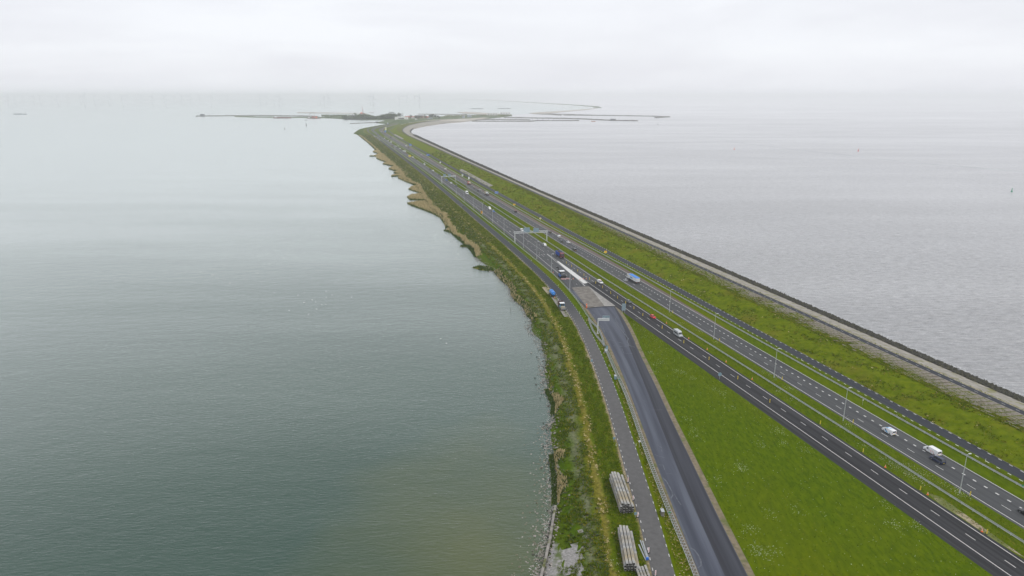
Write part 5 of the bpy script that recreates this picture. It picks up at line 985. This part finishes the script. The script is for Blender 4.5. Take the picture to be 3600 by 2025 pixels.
for x, y, k, rz, lb in FV:
    near = y > 640
    if k == 'wv': ps, nm, ct = van(PW, 5.4, 2.3, .98), 'white_van', 'van'
    elif k == 'bx': ps, nm, ct = van(PW, 6.0, 2.9, 1.08, highroof=True), 'box_van', 'van'
    elif k == 'tb': ps, nm, ct = truck(PRD, PBE, 5.5, 2.0, kind='tank', tractor=False), 'beige_truck', 'truck'
    elif k == 'tb2': ps, nm, ct = truck(PBL, PW, 11, 2.7), 'far_truck', 'truck'
    elif k == 'tk': ps, nm, ct = truck(PBE, PS, 7.5, 2.0, kind='tank'), 'tanker_truck', 'truck'
    elif k == 'pk': ps, nm, ct = pickup(PK), 'black_pickup', 'pickup'
    elif k == 'mo': ps, nm, ct = moto(), 'motorcyclist', 'motorcycle'
    else:
        m_ = dict(dk=PK, wc=PW, gc=PG, bl=PBL, nv=PN, gn=PGN, br=PBR, sv=PS, dr=PMA)[k]; ps, nm, ct = car(m_, random.choice(['hatch', 'estate', 'sedan', 'mpv'])), dict(dk='dark_car', wc='white_car', gc='grey_car', bl='blue_car', nv='navy_car', gn='green_car', br='brown_car', sv='silver_car', dr='dark_red_car')[k], 'car'
    if k == 'gn': rz = -(HD+.02)
    veh(nm, ps, x, y, rz, lb, ct, joined=not near, sc=1.12 if y > 700 else 1.25 if y > 560 else 1.45)
# ------------------------------------------------------------------ stacks of steel box beams by the service road
def beam_pieces(L=13):
    a = Geo('beam_shell', mat('beam_steel', (.20, .205, .205), .6, c2=(.40, .395, .375), scale=.9, c3=(.33, .27, .16), s3=.35))
    w, h, t = .315, .72, .03
    out = [(-.12, 0), (.12, 0), (w, .34), (w, h), (-w, h), (-w, .34)]; inn = [(-.08, .06), (.08, .06), (w-t, .37), (w-t, h-t), (-w+t, h-t), (-w+t, .37)]
    V = [(x, 0, z) for x, z in out]+[(x, 0, z) for x, z in inn]+[(x, L, z) for x, z in out]+[(x, L, z) for x, z in inn]; n = 6; F = []
    for i in range(n):
        j = (i+1) % n; F += [(i, j, 12+j, 12+i), (6+j, 6+i, 18+i, 18+j), (j, i, 6+i, 6+j), (12+i, 12+j, 18+j, 18+i)]
    a.add(V, F)
    b = Geo('hollow_shade_block', DARK).box((0, L/2, .42), (.6, L-.03, .5)); c = Geo('flange', a.m).box((0, L/2, h+.03), (.08, L, .06))  # dark block fills the hollow beam, standing in for the shade inside
    return [a, b, c]
bp_ = assemble('box_beam', beam_pieces(), (0, 0, -50), 0, 'x', 'beam', 'steel box beams stacked beside the service road')
first = [True]
def stack(near, fard, rows, lbl, pw=.88):
    A = G(*near, ZR); B = G(*fard, ZR); d = (B-A).normalized(); ang = math.atan2(-d.x, d.y); r = Vector((d.y, -d.x, 0)); L = (B-A).length
    k = 0
    for j, (i0, cnt) in enumerate(rows):
        for i in range(cnt):
            o = bp_ if first[0] else copy_tree(bp_); first[0] = False
            o.location = A+r*((i0+i)*pw)+Vector((0, 0, .12+j*.82))+d*random.uniform(-.25, .35); o.rotation_euler = (0, 0, ang+random.uniform(-.006, .006)); o.scale = (1, L/13*random.uniform(.97, 1.03), 1)
            rowname = ['bottom', 'second', 'third', 'top'][min(j, 3)]; pos = ['leftmost', 'second from the left', 'middle', 'fourth from the left', 'rightmost'][i] if cnt == 5 else (['leftmost', 'second from the left', 'third from the left', 'rightmost'][i] if cnt == 4 else ['left', 'middle', 'right'][i])
            o['label'] = f'{pos} beam in the {rowname} layer of the {lbl}'
    for f in (.2, .8):
        g = Geo('support_timber', mat('timber', (.2, .15, .09), .9)).box((0, 0, 0), (4.6, .2, .12)); o = g.make(); o.location = A+r*1.7+d*L*f+Vector((0, 0, .06)); o.rotation_euler = (0, 0, ang)
        tag(o, ('near' if f < .5 else 'far')+' timber bearer under the '+lbl, 'timber')
stack((2183, 1806), (2145, 1690), [(0, 5), (0, 5), (0, 5), (.5, 3)], 'farther, larger beam stack')
stack((2198, 2008), (2174, 1872), [(0, 5), (0, 4), (.5, 3)], 'nearer beam stack at the bottom')
g_lbl = ['leftmost', 'second', 'third', 'rightmost']
A = G(2262, 2072, ZR); B = G(2236, 1999, ZR); d = (B-A).normalized(); r = Vector((d.y, -d.x, 0))
for i in range(4):
    o = copy_tree(bp_); o.location = A+r*i*.8+Vector((0, 0, .15+(.3 if i == 3 else 0))); o.rotation_euler = (0, 0, math.atan2(-d.x, d.y)); o.scale = (.9, (B-A).length/13, .8); o['label'] = g_lbl[i]+' beam of the small stack cut off by the bottom edge'
A = G(2277, 1971, ZR); B = G(2252, 1902, ZR); d = (B-A).normalized(); r = Vector((d.y, -d.x, 0)); ang = math.atan2(-d.x, d.y); L = (B-A).length
for i, (o1, a1, l1) in enumerate(((-.5, .06, .8), (-.1, .0, 1), (.25, -.02, .95), (0, -.05, .9))):
    g = [Geo('rail_strip', STEEL).box((0, L*l1/2, .12+i*.14), (.3, L*l1, .1)), Geo('rail_lip', STEEL).box((.13, L*l1/2, .2+i*.14), (.05, L*l1, .08))]
    if i == 1: g.append(Geo('blue_end', BLUE).box((0, .2, .5), (.7, .5, .6)))
    assemble('guardrail_beam', g, A+r*o1, ang+a1, ['short rail piece on the left of the loose guardrail heap', 'rail piece with a blue end block in the loose guardrail heap', 'rail piece on the right of the loose guardrail heap', 'rail piece lying on top of the loose guardrail heap'][i], 'rail piece', 'loose guardrail pieces')
# ------------------------------------------------------------------ swans and small birds on the lake
sw = []
def bz(zx, zy, zs, *a): sw.extend((zx+a[i]/zs, zy+a[i+1]/zs) for i in range(0, len(a), 2))
bz(700,750,2.862, 755,801,1056,801,993,827,1278,787,1338,823,1280,848,1138,875,1175,896,1056,899,1236,922,1275,918,1183,966,905,980,1099,1016,1534,847,1372,693,1747,488,1323,414,308,707,590,606,118,563,153,562,130,620,145,623,17,592,237,517,265,533,707,512,330,423,127,397,50,437,587,442,600,417,685,404,770,374,878,404,850,450,915,422,977,442,1058,402,903,367,923,327,952,300,910,290,870,292,590,331,180,331,687,246,840,253,585,262,30,275,1194,230,1340,193,933,170,650,128,668,82,890,90,1480,135,1528,85,1610,270,1700,260,2373,222,2386,216,2378,249,2380,276,2500,290,2195,95,2240,102,2430,1264,2490,1310,610,128,520,137,1225,185,2222,226)
bz(1400,560,3.622, 465,968,475,1003,600,1040,630,1050,765,1210,742,1255)
g = [Geo('body', WSIGN).loft([[(r*math.cos(t), y, .15+zz+r*.7*math.sin(t)) for t in [2*PI*i/6 for i in range(6)]] for y, r, zz in ((-.6, .04, .12), (-.35, .22, .05), (.1, .27, 0), (.45, .12, .05))]), Geo('neck', WSIGN).rod((0, .42, .15), (0, .6, .75), .07, .05).rod((0, .6, .75), (0, .85, .7), .07, .03)]
sp_ = assemble('swan', g, (0, 0, 0), 0, 'white swan floating on the calm lake', 'swan', 'white swans on the lake', joined=True)
for i, (x, y) in enumerate(sw):
    o = sp_ if i == 0 else copy_tree(sp_); o.location = G(x, y, .0); o.rotation_euler = (0, 0, random.uniform(0, 6.28)); o.scale = (random.uniform(.6, .95),)*3
    o['label'] = 'white swan floating on the lake '+('just off the reed shore' if x > 1480 else 'alone, closest to the stony shore' if y > 1150 else 'in the tight flock nearest the camera' if y > 1005 and x > 930 else 'in the loose flock left of the tight one' if y > 900 and x < 930 else 'in the scattered flock farther out' if x < 1060 else 'among the dark ducks farther out')
g = [Geo('duck', PK).loft([[(r*math.cos(t), y, .08+r*.6*math.sin(t)) for t in [2*PI*i/6 for i in range(6)]] for y, r in ((-.3, .03), (0, .15), (.25, .05))])]
dk = assemble('duck', g, (0, 0, 0), 0, 'dark duck resting on the pale water near the reed shore', 'duck', 'dark ducks near the shore', joined=True)
for i in range(70):
    x, y = (random.gauss(1340, 28), random.gauss(812, 14)) if i < 45 else (random.uniform(1445, 1545), random.uniform(735, 790))
    if i >= 45 and x > 1480+(y-735)*.9-10: x -= 40
    o = dk if i == 0 else copy_tree(dk); o.location = G(x, y, 0); o.rotation_euler = (0, 0, random.uniform(0, 6)); o.scale = (1.1,)*3
# ------------------------------------------------------------------ buoys, ships
def buoy(px, py, m, lb, s=1.0, z=0):
    assemble('buoy', [Geo('float', m).rod((0, 0, -.3), (0, 0, .9), 1.3*s, 1.2*s, 12), Geo('mast', m).rod((0, 0, .9), (0, 0, 4.2*s), .7*s, .25*s, 8), Geo('top_mark', m).box((0, 0, 4.6*s), (.7*s, .7*s, .7*s))], G(px, py, 0), 0, lb, 'buoy', 'channel buoys')
buoy(3016.8, 532, RED, 'red buoy on the right sea, nearest the far ship wake', 1.2); buoy(3556.5, 674.5, GREEN, 'green buoy at the far right of the sea'); buoy(2581, 526, ORANGE, 'small orange buoy in the middle of the right sea', .9); buoy(1077, 442, PK, 'dark pillar buoy on the lake in front of the crane ship', 2.4); buoy(1001, 454.5, PK, 'small dark buoy on the lake left of the pillar buoy', 1.6); buoy(2313, 439, PK, 'tiny dark buoy right of the long breakwater', 1.5)
def ship(px, py, L, hull, lb, house=1, bow=1, load=None, name='cargo_ship', extra=None, H=3.5, cat='ship'):
    w = L*.11; b = bow
    def ring(z, k): return [(-L/2*b, -w*.8*k, z), (L*.38*b, -w*k, z), (L/2*b*1.02, 0, z), (L*.38*b, w*k, z), (-L/2*b, w*.8*k, z)]
    ps = [Geo('hull', hull).loft([ring(-.5, .8), ring(H, 1)])]
    if load: ps.append(Geo('hold_cover', load).box((L*.06*b, 0, H+.6), (L*.62, w*1.6, 1.2)))
    if house: ps.append(Geo('deckhouse', PW).box((-L*.38*b, 0, H+2), (L*.1, w*1.4, 4), taper=.85)); ps.append(Geo('bridge_window', GLASS, 'deckhouse').box((-L*.38*b+b*L*.048, 0, H+3), (.3, w*1.2, .9))); ps.append(Geo('mast', STEEL).rod((-L*.38*b, 0, H+4), (-L*.38*b, 0, H+8), .15))
    return assemble(name, ps+(extra or []), G(px, py, 0), 0, lb, cat, 'ships and barges')
ship(70, 402, 88, mat('hull_blue', (.05, .08, .14), .5), 'long dark blue barge alone on the lake at the far left', bow=-1, load=mat('hold_grey', (.2, .22, .24)))
ship(993, 415.5, 100, mat('hull_red', (.20, .09, .085), .6), 'long red cargo ship moored in front of the breakwater island', bow=1, load=mat('hold_pink', (.42, .25, .24)), H=5)
cr = [Geo('crane_mast', mat('rig_red', (.30, .09, .08), .6)).rod((6, 0, 4), (6, 0, 34), .9, .5, 6), Geo('crane_mast', mat('rig_red', (.30, .09, .08), .6)).rod((-26, 0, 4), (-26, 0, 22), .9, .5, 6), Geo('crane_jib', PGN).rod((-26, 0, 22), (-8, 0, 34), .6, n=4).rod((6, 0, 34), (-8, 0, 34), .6, n=4), Geo('machinery', mat('rig_red', (.30, .09, .08), .6)).box((-4, 0, 8), (16, 6, 8), taper=.8), Geo('machinery', ORANGE).box((14, 0, 7), (8, 6, 6)), Geo('crane_mast', PG).rod((30, 0, 4), (30, 0, 18), .8, .4, 6)]
ship(1104, 416.5, 78, mat('hull_red', (.20, .09, .085)), 'red dredging crane ship with tall masts in front of the island', extra=cr, H=3, name='dredging_ship', house=1)
ship(1056, 396.5, 24, PW, 'small white ferry like boat beyond the breakwater', H=3, load=PS); ship(1307, 397, 34, mat('hull_red', (.20, .09, .085)), 'low reddish barge beyond the wooded island', H=2.5); ship(1377, 396, 44, PG, 'grey ship with a white deckhouse beyond the round trees', load=PS, H=4)
ship(1677, 383, 130, mat('hull_slate', (.12, .14, .16), .6), 'long slate barge far out, left of two', house=0, H=4, load=mat('hold_grey', (.2, .22, .24))); ship(1773, 382, 130, mat('hull_slate', (.12, .14, .16)), 'long slate barge far out, right of two', house=0, H=4, load=mat('hold_grey', (.2, .22, .24)))
ship(2086, 427.5, 22, mat('boat_orange', (.40, .16, .09), .6), 'small orange workboat beside the right breakwater', H=3); ship(1076, 422.8, 16, PG, 'small dark rowing workboat in front of the crane ship', H=1.2, house=0)
assemble('piling_rig', [Geo('pontoon', mat('rig_red', (.30, .09, .08), .6)).box((0, 0, 2), (34, 14, 4)), Geo('leader_mast', mat('rig_red', (.30, .09, .08))).rod((0, 0, 4), (0, 0, 52), 1.6, .8, 4), Geo('cabin', ORANGE).box((-9, 0, 7), (9, 8, 6)), Geo('back_stay', PMA).rod((10, 0, 4), (0, 0, 34), .7, n=4)], G(1275, 400, 0), 0, 'red piling rig with one tall mast behind the wooded island', 'rig', 'ships and barges')
# ------------------------------------------------------------------ breakwaters and islands
ROCKF = mat('far_rock', (.07, .068, .06), .9, c2=(.13, .125, .11), scale=.05)
FGR = mat('far_grass', (.05, .085, .03), .95, c2=(.10, .13, .05), scale=.02, spec=.05)
SANDF = mat('far_sand', (.33, .30, .25), .95, c2=(.44, .41, .36), scale=.01)
def ridge(pts, w, h, m, label, name='breakwater', top=None):
    P = [G(x, y, 0) for x, y in pts]; L_, R_ = off(P, -w/2), off(P, w/2); a_, b_ = off(P, -w/5), off(P, w/5); up = Vector((0, 0, h)); dn = Vector((0, 0, -.8))
    g = Geo('rock_slope', m); g.loft([[L_[i]+dn, a_[i]+up*random.uniform(.8, 1.1), b_[i]+up*random.uniform(.8, 1.1), R_[i]+dn] for i in range(len(P))])
    root = P[0].copy(); g.V = [(x-root.x, y-root.y, z) for x, y, z in g.V]
    return assemble(name, [g], root, 0, label, 'breakwater', 'breakwaters round the harbour')
def dense(pts, k=6):
    o = []
    for i in range(len(pts)-1): o += [(pts[i][0]+(pts[i+1][0]-pts[i][0])*t/k, pts[i][1]+(pts[i+1][1]-pts[i][1])*t/k) for t in range(k)]
    return o+[pts[-1]]
ridge(dense([(693,409.4),(707,408.8),(760,408.6),(830,407.8),(900,407),(980,407.6),(1070,409),(1115,410)]), 26, 5, ROCKF, 'longest thin breakwater reaching furthest left on the lake')
ridge(dense([(830,410.8),(870,411.6),(900,412.6),(960,413.2),(1030,413.6),(1100,414),(1160,415.5)]), 24, 5, FGR, 'second grassy breakwater just below the longest one on the lake')
ridge(dense([(1233,434.8),(1260,433.8),(1300,432),(1335,431.6)]), 12, 2.5, ROCKF, 'short thin pier on the lake left of the mound')
ridge(dense([(1888,401.5),(1930,403),(1971,405.8)]), 24, 4, ROCKF, 'first short breakwater segment right of the sluice buildings')
ridge(dense([(1981.5,406),(2030,406),(2074,406.8)]), 24, 4, ROCKF, 'middle short breakwater segment between two gaps')
ridge(dense([(1918,401.5),(2000,403.2),(2081,406.5),(2180,407.8),(2284,409.4),(2350,411.5)]), 28, 5, ROCKF, 'longest breakwater reaching furthest right into the sea')
ridge(dense([(2306,415.4),(2330,413.4),(2350,411.7)]), 30, 5, ROCKF, 'hooked tip of the longest right breakwater')
ridge(dense([(1773,414.5),(1899,416.2),(1997,418),(2057,419.8),(2109,422.4),(2161,424.8),(2242,426)]), 22, 5, ROCKF, 'second right breakwater with a dark hut near its end')
ridge(dense([(1637,425),(1707,421.5),(1864,422.3)]), 22, 4, ROCKF, 'breakwater springing from the sandy shore at the sea side')
ridge(dense([(1660,427.2),(1750,427.4),(1864,427.4),(1885,425.2),(2035,425)]), 20, 4, ROCKF, 'lowest right breakwater, nearest the camera')
ridge(dense([(1470,401.8),(1560,402.6),(1640,403.2)]), 20, 4, ROCKF, 'thin dark mole behind the red roofed houses')
# island land
def land(name, pts, z, m):
    V = [G(x, y, z) for x, y in pts]; n = len(V); V2 = V+[Vector((v.x, v.y, -.6)) for v in V]
    o = meshobj(name, V2, [tuple(range(n))]+[(i, i+n, (i+1) % n+n, (i+1) % n) for i in range(n)], m, kind='structure')
    import bmesh; b = bmesh.new(); b.from_mesh(o.data); bmesh.ops.recalc_face_normals(b, faces=b.faces); b.to_mesh(o.data); b.free(); return o
land('island', [(1110,412.5),(1200,416.8),(1260,418.8),(1300,420.3),(1356,421.5),(1352,424),(1338,427),(1322,429.5),(1332,431.8),(1347,433),(1362,435.5),(1372,438),(1400,437),(1440,431),(1480,426),(1500,426),(1560,424),(1640,423),(1700,418),(1760,412),(1800,407),(1800,403),(1740,403),(1700,405),(1640,408),(1560,409),(1480,410),(1400,410),(1300,409),(1200,408),(1150,409.5)], 2.0, FGR)
land('sandy_shore', [(1405,443),(1440,431.5),(1500,423),(1560,420),(1640,417),(1700,413),(1720,414),(1690,419),(1640,425),(1629,427),(1592,429),(1561,431.6),(1511,438.6),(1481,444),(1462,449),(1430,455),(1405,452)], 3.4, SANDF)
land('sandbank', [(1608,394),(1640,393),(1700,396),(1740,399),(1780,400),(1700,402),(1640,399)], 2.5, SANDF)
land('sandbank', [(1860,397),(1900,394),(1950,391),(2000,388),(2060,383),(2102,379.6),(2060,386),(2000,391),(1950,395.5),(1925,399),(1880,400)], 3, SANDF)
land('works_site', [(1045,394),(1150,395.5),(1240,396.5),(1290,397.5),(1240,398.3),(1150,398),(1045,396.5)], 2, SANDF)
farP = dense([(2102,379.6),(2096,376),(2050,372.3),(1985,368),(1917,364),(1820,358),(1725,353),(1613,346.5)])
fd = [G(x, y, 0) for x, y in farP]; w_ = [40+60*i/len(fd) for i in range(len(fd))]; A_ = off(fd, -45); B_ = off(fd, 45)
g = Geo('far_dike', FGR); g.loft([[A_[i]+Vector((0, 0, -.5)), fd[i]+(A_[i]-fd[i])*.4+Vector((0, 0, 7)), fd[i]+(B_[i]-fd[i])*.4+Vector((0, 0, 7)), B_[i]+Vector((0, 0, -.5))] for i in range(len(fd))]); o = g.make(); o['kind'] = 'structure'
V = [G(*p, 0) for p in ((1374,430.8),(1420,427.2),(1462,430.2),(1440,433),(1400,434.2),(1372,433.6))]
c = sum(V, Vector())/len(V); g = Geo('grassy_mound', FGR); g.add([v+Vector((0, 0, 2)) for v in V]+[c.lerp(v, .5)+Vector((0, 0, 14)) for v in V], [tuple(range(6, 12))]+[(i, (i+1) % 6, (i+1) % 6+6, i+6) for i in range(6)]); o = g.make(); o['kind'] = 'structure'
# trees
TV = {}
def tree(px, py, h, w, label, group=None, nm='tree', z=2, n=260):
    base = G(px, py, z); tr = Geo('trunk', BARK).rod((0, 0, 0), (0, 0, h*.55), h*.035, h*.015, 6)
    for k in range(4):
        a = k*1.6+random.random(); tr.rod((0, 0, h*(.3+.07*k)), (math.cos(a)*w*.28, math.sin(a)*w*.28, h*(.55+.06*k)), h*.014, h*.006, 4)
    root = empty(nm, base); tag(root, label, 'tree', group); tr.make(root)
    lob = [(random.gauss(0, w*.2), random.gauss(0, w*.2), h*random.uniform(.4, .78), random.uniform(.22, .36)*w) for _ in range(7)]
    P = []
    for i in range(n):
        x, y, zz, r = random.choice(lob); d = Vector((random.gauss(0, 1), random.gauss(0, 1), random.gauss(0, .8))).normalized()*r*random.uniform(.6, 1.05); P.append((x+d.x, y+d.y, max(h*.12, zz+d.z)))
    o = blades('crown', P, w*.09, w*.06, [TREE, TUFTD], nb=3, w=.7, kind=None); o.parent = root; return root
tr_spots = [(1345,417.5,28,26,'round tree rising above the wood, left one'),(1372,418,24,22,'lower tree right of the first round tree in the wood'),(1388,418,38,38,'tallest broad tree of the wood, left of the white hall'),(1406,417,38,30,'tall round tree directly behind the white hall'),(1445,416.5,24,16,'dark round tree between the red roofed houses'),(1462,417.5,18,22,'dark bush shaped tree in front of the brown building'),(1474,417.5,18,22,'second dark tree in front of the brown building'),(1495,417,24,18,'dark tree between the brown building and the grove'),(1512,417,26,24,'left tree of the dark grove right of the houses'),(1520,417,31,26,'tallest tree of the dark grove right of the houses'),(1530,417,27,24,'middle tree of the dark grove right of the houses'),(1540,417,20,20,'right tree of the dark grove, getting lower'),(1546,417,14,14,'rightmost small tree of the dark grove'),(1250,405.5,16,20,'small tree beside the dark roofed tower')]
for x, y, h, w, lb in tr_spots: tree(x, y, h*.85, w*.9, lb, 'trees on the island')
xs_ = RNG.uniform(1208, 1392, 1500); ys_ = RNG.uniform(412.5, 419.3, 1500); hh = 9+6*np.sin(xs_*.07)+RNG.uniform(-3, 4, 1500)+np.clip((xs_-1300)*.03, 0, 5)
P = [G(x, y, 2)+Vector((0, 0, 0)) for x, y in zip(xs_, ys_)]; PP = []
for p, h in zip(P, hh):
    for k in range(5): PP.append((p.x+random.gauss(0, 5), p.y+random.gauss(0, 5), 2+h*random.uniform(.15, 1.15)))
blades('wood', PP, 4.5, 3.0, [TREE, TUFTD, TUFTB, TUFTG], nb=3, w=.6, wts=[.5, .2, .2, .1])
xs_ = RNG.uniform(1130, 1300, 500); blades('scrub', [G(x, RNG.uniform(404, 411), 2) for x in xs_], 6, 5, [TUFTB, TUFTD, TUFTG], nb=4)
xs_ = RNG.uniform(1560, 1800, 500); blades('scrub', [G(x, 407.5-(x-1560)*.012+RNG.uniform(-1.5, 3), 2) for x in xs_], 7, 4, [TUFTB, TUFTG, TUFTY], nb=4)
# buildings
ROOFR = mat('red_roof', (.30, .09, .065), .8, c2=(.4, .13, .09), scale=.1); WALLB = mat('brick_wall', (.22, .13, .09), .85, c2=(.30, .19, .13), scale=.2); WALLW = mat('white_wall', (.72, .72, .70), .7); ROOFG = mat('grey_roof', (.16, .17, .19), .7)
def house(px, py, w, d, h, rh, wall, roof, label, cat='house', nwin=4, rz=0, nm='house', flat=False, z=2):
    ps = [Geo('wall', wall).box((0, 0, h/2), (w, d, h))]
    if flat: ps.append(Geo('roof', roof).box((0, 0, h+.35), (w+.8, d+.8, .7)))
    else:
        g = Geo('roof', roof); x, y = w/2+.5, d/2+.5; g.add([(-x, -y, h), (x, -y, h), (x, y, h), (-x, y, h), (-x*.96, 0, h+rh), (x*.96, 0, h+rh)], [(0, 1, 5, 4), (2, 3, 4, 5), (0, 4, 3), (1, 2, 5), (3, 2, 1, 0)]); ps.append(g); ps.append(Geo('chimney', wall, 'roof').box((w*.2, 0, h+rh), (1.2, 1.2, 2.5)))
    for i in range(nwin): ps.append(Geo('window', GLASS).box((w*((i+.5)/nwin-.5), -d/2-.04, h*.55), (w/nwin*.45, .1, h*.35)))
    ps.append(Geo('door', PG).box((w*.02, -d/2-.05, 1.3), (1.6, .12, 2.6)))
    return assemble(nm, ps, G(px, py, z), rz, label, cat, 'buildings on the island')
house(1412, 421.5, 66, 28, 14, 1, WALLW, WALLW, 'large white flat roofed hall left of the houses', 'hall', 1, nm='white_hall', flat=True)
house(1432, 415, 26, 14, 5, 6, WALLB, ROOFR, 'red roofed house farthest left, behind the white hall'); house(1443, 414.6, 24, 14, 5, 6, WALLB, ROOFR, 'second red roofed house beside a dark round tree'); house(1455, 415, 26, 13, 4.5, 5, WALLB, ROOFR, 'third red roofed house, above a small white shed')
house(1455, 416.4, 26, 10, 6, 1, WALLW, WALLW, 'low white shed in front of the third red roofed house', 'shed', 3, nm='white_shed', flat=True)
house(1474, 415.6, 44, 20, 13, 4, WALLB, ROOFG, 'big brown building with a grey roof behind dark trees', 'building', 6, nm='brown_building'); house(1484, 415.4, 20, 16, 10, 5, mat('tan_wall', (.34, .25, .16)), mat('tan_roof', (.32, .22, .14)), 'tan building joined to the right of the brown one', 'building', 3, nm='tan_building')
house(1500, 415.8, 22, 12, 6, 5, WALLB, ROOFR, 'small red roofed house between two dark trees', 'house', 3); house(1512, 417.8, 26, 8, 6, 1, mat('pale_wall', (.4, .44, .5)), ROOFG, 'pale low building below the dark grove', 'building', 5, nm='low_building', flat=True)
house(1241, 408, 12, 12, 12, 1, WALLW, ROOFG, 'pale tower with a wide dark roof above the wood', 'tower', 2, nm='control_tower', flat=True); house(1241, 408.01, 16, 14, 3, 1, PN, PN, 'dark cabin crowning the pale tower above the wood', 'cabin', 2, nm='tower_cabin', flat=True, z=15)
for i, x in enumerate((1718,1727,1736,1745)): house(x, 406, 14, 12, 15, 1, WALLW, WALLW, ['first', 'second', 'third', 'fourth'][i]+' white sluice tower from the left, left group', 'tower', 1, nm='sluice_tower', flat=True)
for i, x in enumerate((1763,1772,1781,1790)): house(x, 402.5, 14, 12, 15, 1, WALLW, WALLW, ['first', 'second', 'third', 'fourth'][i]+' white sluice tower from the left, right group', 'tower', 1, nm='sluice_tower', flat=True)
house(1629, 415, 13, 12, 13, 1, mat('pale_wall', (.4, .44, .5)), ROOFR, 'bridge control tower with a reddish top on the right of the island', 'tower', 2, nm='bridge_tower', flat=True); house(1650, 412, 26, 12, 11, 1, mat('pale_wall', (.4, .44, .5)), ROOFG, 'blue grey bridge house right of the bridge control tower', 'building', 3, nm='bridge_house', flat=True)
house(2155, 423.2, 26, 10, 7, 1, ROOFG, ROOFG, 'dark hut on the second right breakwater', 'hut', 3, nm='harbour_hut', flat=True); house(712, 408.2, 22, 16, 11, 2, ROOFG, ROOFG, 'dark bunker like hut at the far left tip of the long breakwater', 'hut', 2, nm='harbour_hut', flat=True)
house(1463, 421.5, 10, 6, 5, 1, WALLW, WALLW, 'tiny white cabin near the parked machines on the island', 'shed', 1, nm='white_cabin', flat=True)
house(1424, 429, 16, 8, 4, 1, mat('pale_wall', (.4, .44, .5)), WALLW, 'low pale canopy building beside the mound', 'building', 2, nm='low_building', flat=True)
house(1325, 430.4, 12, 4, 3, 1, PG, PG, 'small dark boathouse at the root of the thin pier', 'shed', 1, nm='boathouse', flat=True)
# piles in the harbour entrance
pile = None
for i, x in enumerate(range(1700, 1960, 19)):
    g = [Geo('pile', ROOFG).rod((0, 0, -1), (0, 0, 7), .9, .9, 6)]
    if pile is None: pile = assemble('mooring_pile', g, G(x, 421.5), 0, 'slim dark mooring pile in the row inside the right harbour mouth', 'mooring pile', 'mooring piles in the harbour', joined=True)
    else: o = copy_tree(pile); o.location = G(x, 421.5)
assemble('wooden_post', [Geo('post', BARK).rod((0, 0, -1), (0, 0, 2.6), .12, .1, 6)], G(1795, 1094, 0), 0, 'thin upright stake standing in the lake just off the stony shore', 'stake')
# ------------------------------------------------------------------ wind turbines
TW_ = mat('turbine_white', (.60, .63, .66), .6)
def turbine_mesh():
    t = Geo('tower', TW_).rod((0, 0, -1), (0, 0, 115), 3.0, 1.8, 8); n = Geo('nacelle', TW_).box((0, 2, 116.5), (4, 12, 4)); ps = [t, n]
    return ps
tp = assemble('wind_turbine', turbine_mesh(), (0, 0, 0), 0, 'faint white wind turbine standing in the lake on the horizon', 'wind turbine', 'wind turbines on the horizon')
def blade_set(root, a0):
    for k in range(3):
        a = a0+k*2*PI/3; d = Vector((math.sin(a), 0, math.cos(a))); p = Vector((math.cos(a), 0, -math.sin(a))); h = Vector((0, -4.5, 116.5))
        g = Geo('blade', TW_); g.loft([[h+d*r+p*w, h+d*r+Vector((0, .4, 0)), h+d*r-p*w*.6, h+d*r-Vector((0, .4, 0))] for r, w in ((1, 1.2), (12, 2.2), (40, 1.3), (64, .4))]); g.make(root)
blade_set(tp, .4)
pr2 = copy_tree(tp)
for c_ in list(pr2.children):
    if c_.name.startswith('blade'): bpy.data.objects.remove(c_)
blade_set(pr2, 1.3)
tx = [33,57,86,123,147,188,208,242,287,301,337,386,435,452,498,540,582,617,643,672,705,746,776,802,918,940,965,984,995,1128,1142,1154,1160,1313,1316,1303,1405,1431,1459,1475]
for i, x in enumerate(tx):
    D = random.uniform(8800, 11500) if i % 3 else random.uniform(7600, 9000)
    if i == 0: o = tp
    elif i == 1: o = pr2
    else: o = copy_tree(tp if i % 2 else pr2)
    X = (x-1800)/FPX; o.location = (X*D/math.cos(TILT)*1.0*(math.cos(TILT)**2+math.sin(TILT)*0) + X*(HC)*math.sin(TILT), D, 0); o.rotation_euler = (0, 0, random.uniform(-.5, .5)); o.scale = (1.15, 1.15, 1.0)
# ------------------------------------------------------------------ haze
hz = Geo('haze', None)
hz.box((0, 16000, 93), (130000, 44000, 192))
hm = bpy.data.materials.new('haze_air'); hm.use_nodes = True; hm.node_tree.nodes.remove(hm.node_tree.nodes['Principled BSDF'])
pv = hm.node_tree.nodes.new('ShaderNodeVolumePrincipled'); pv.inputs['Density'].default_value = .00009; pv.inputs['Color'].default_value = (.975, .99, 1, 1); pv.inputs['Anisotropy'].default_value = 0
hm.node_tree.links.new(pv.outputs[0], hm.node_tree.nodes['Material Output'].inputs['Volume'])
hz.m = hm; ho = hz.make(); ho['kind'] = 'stuff'
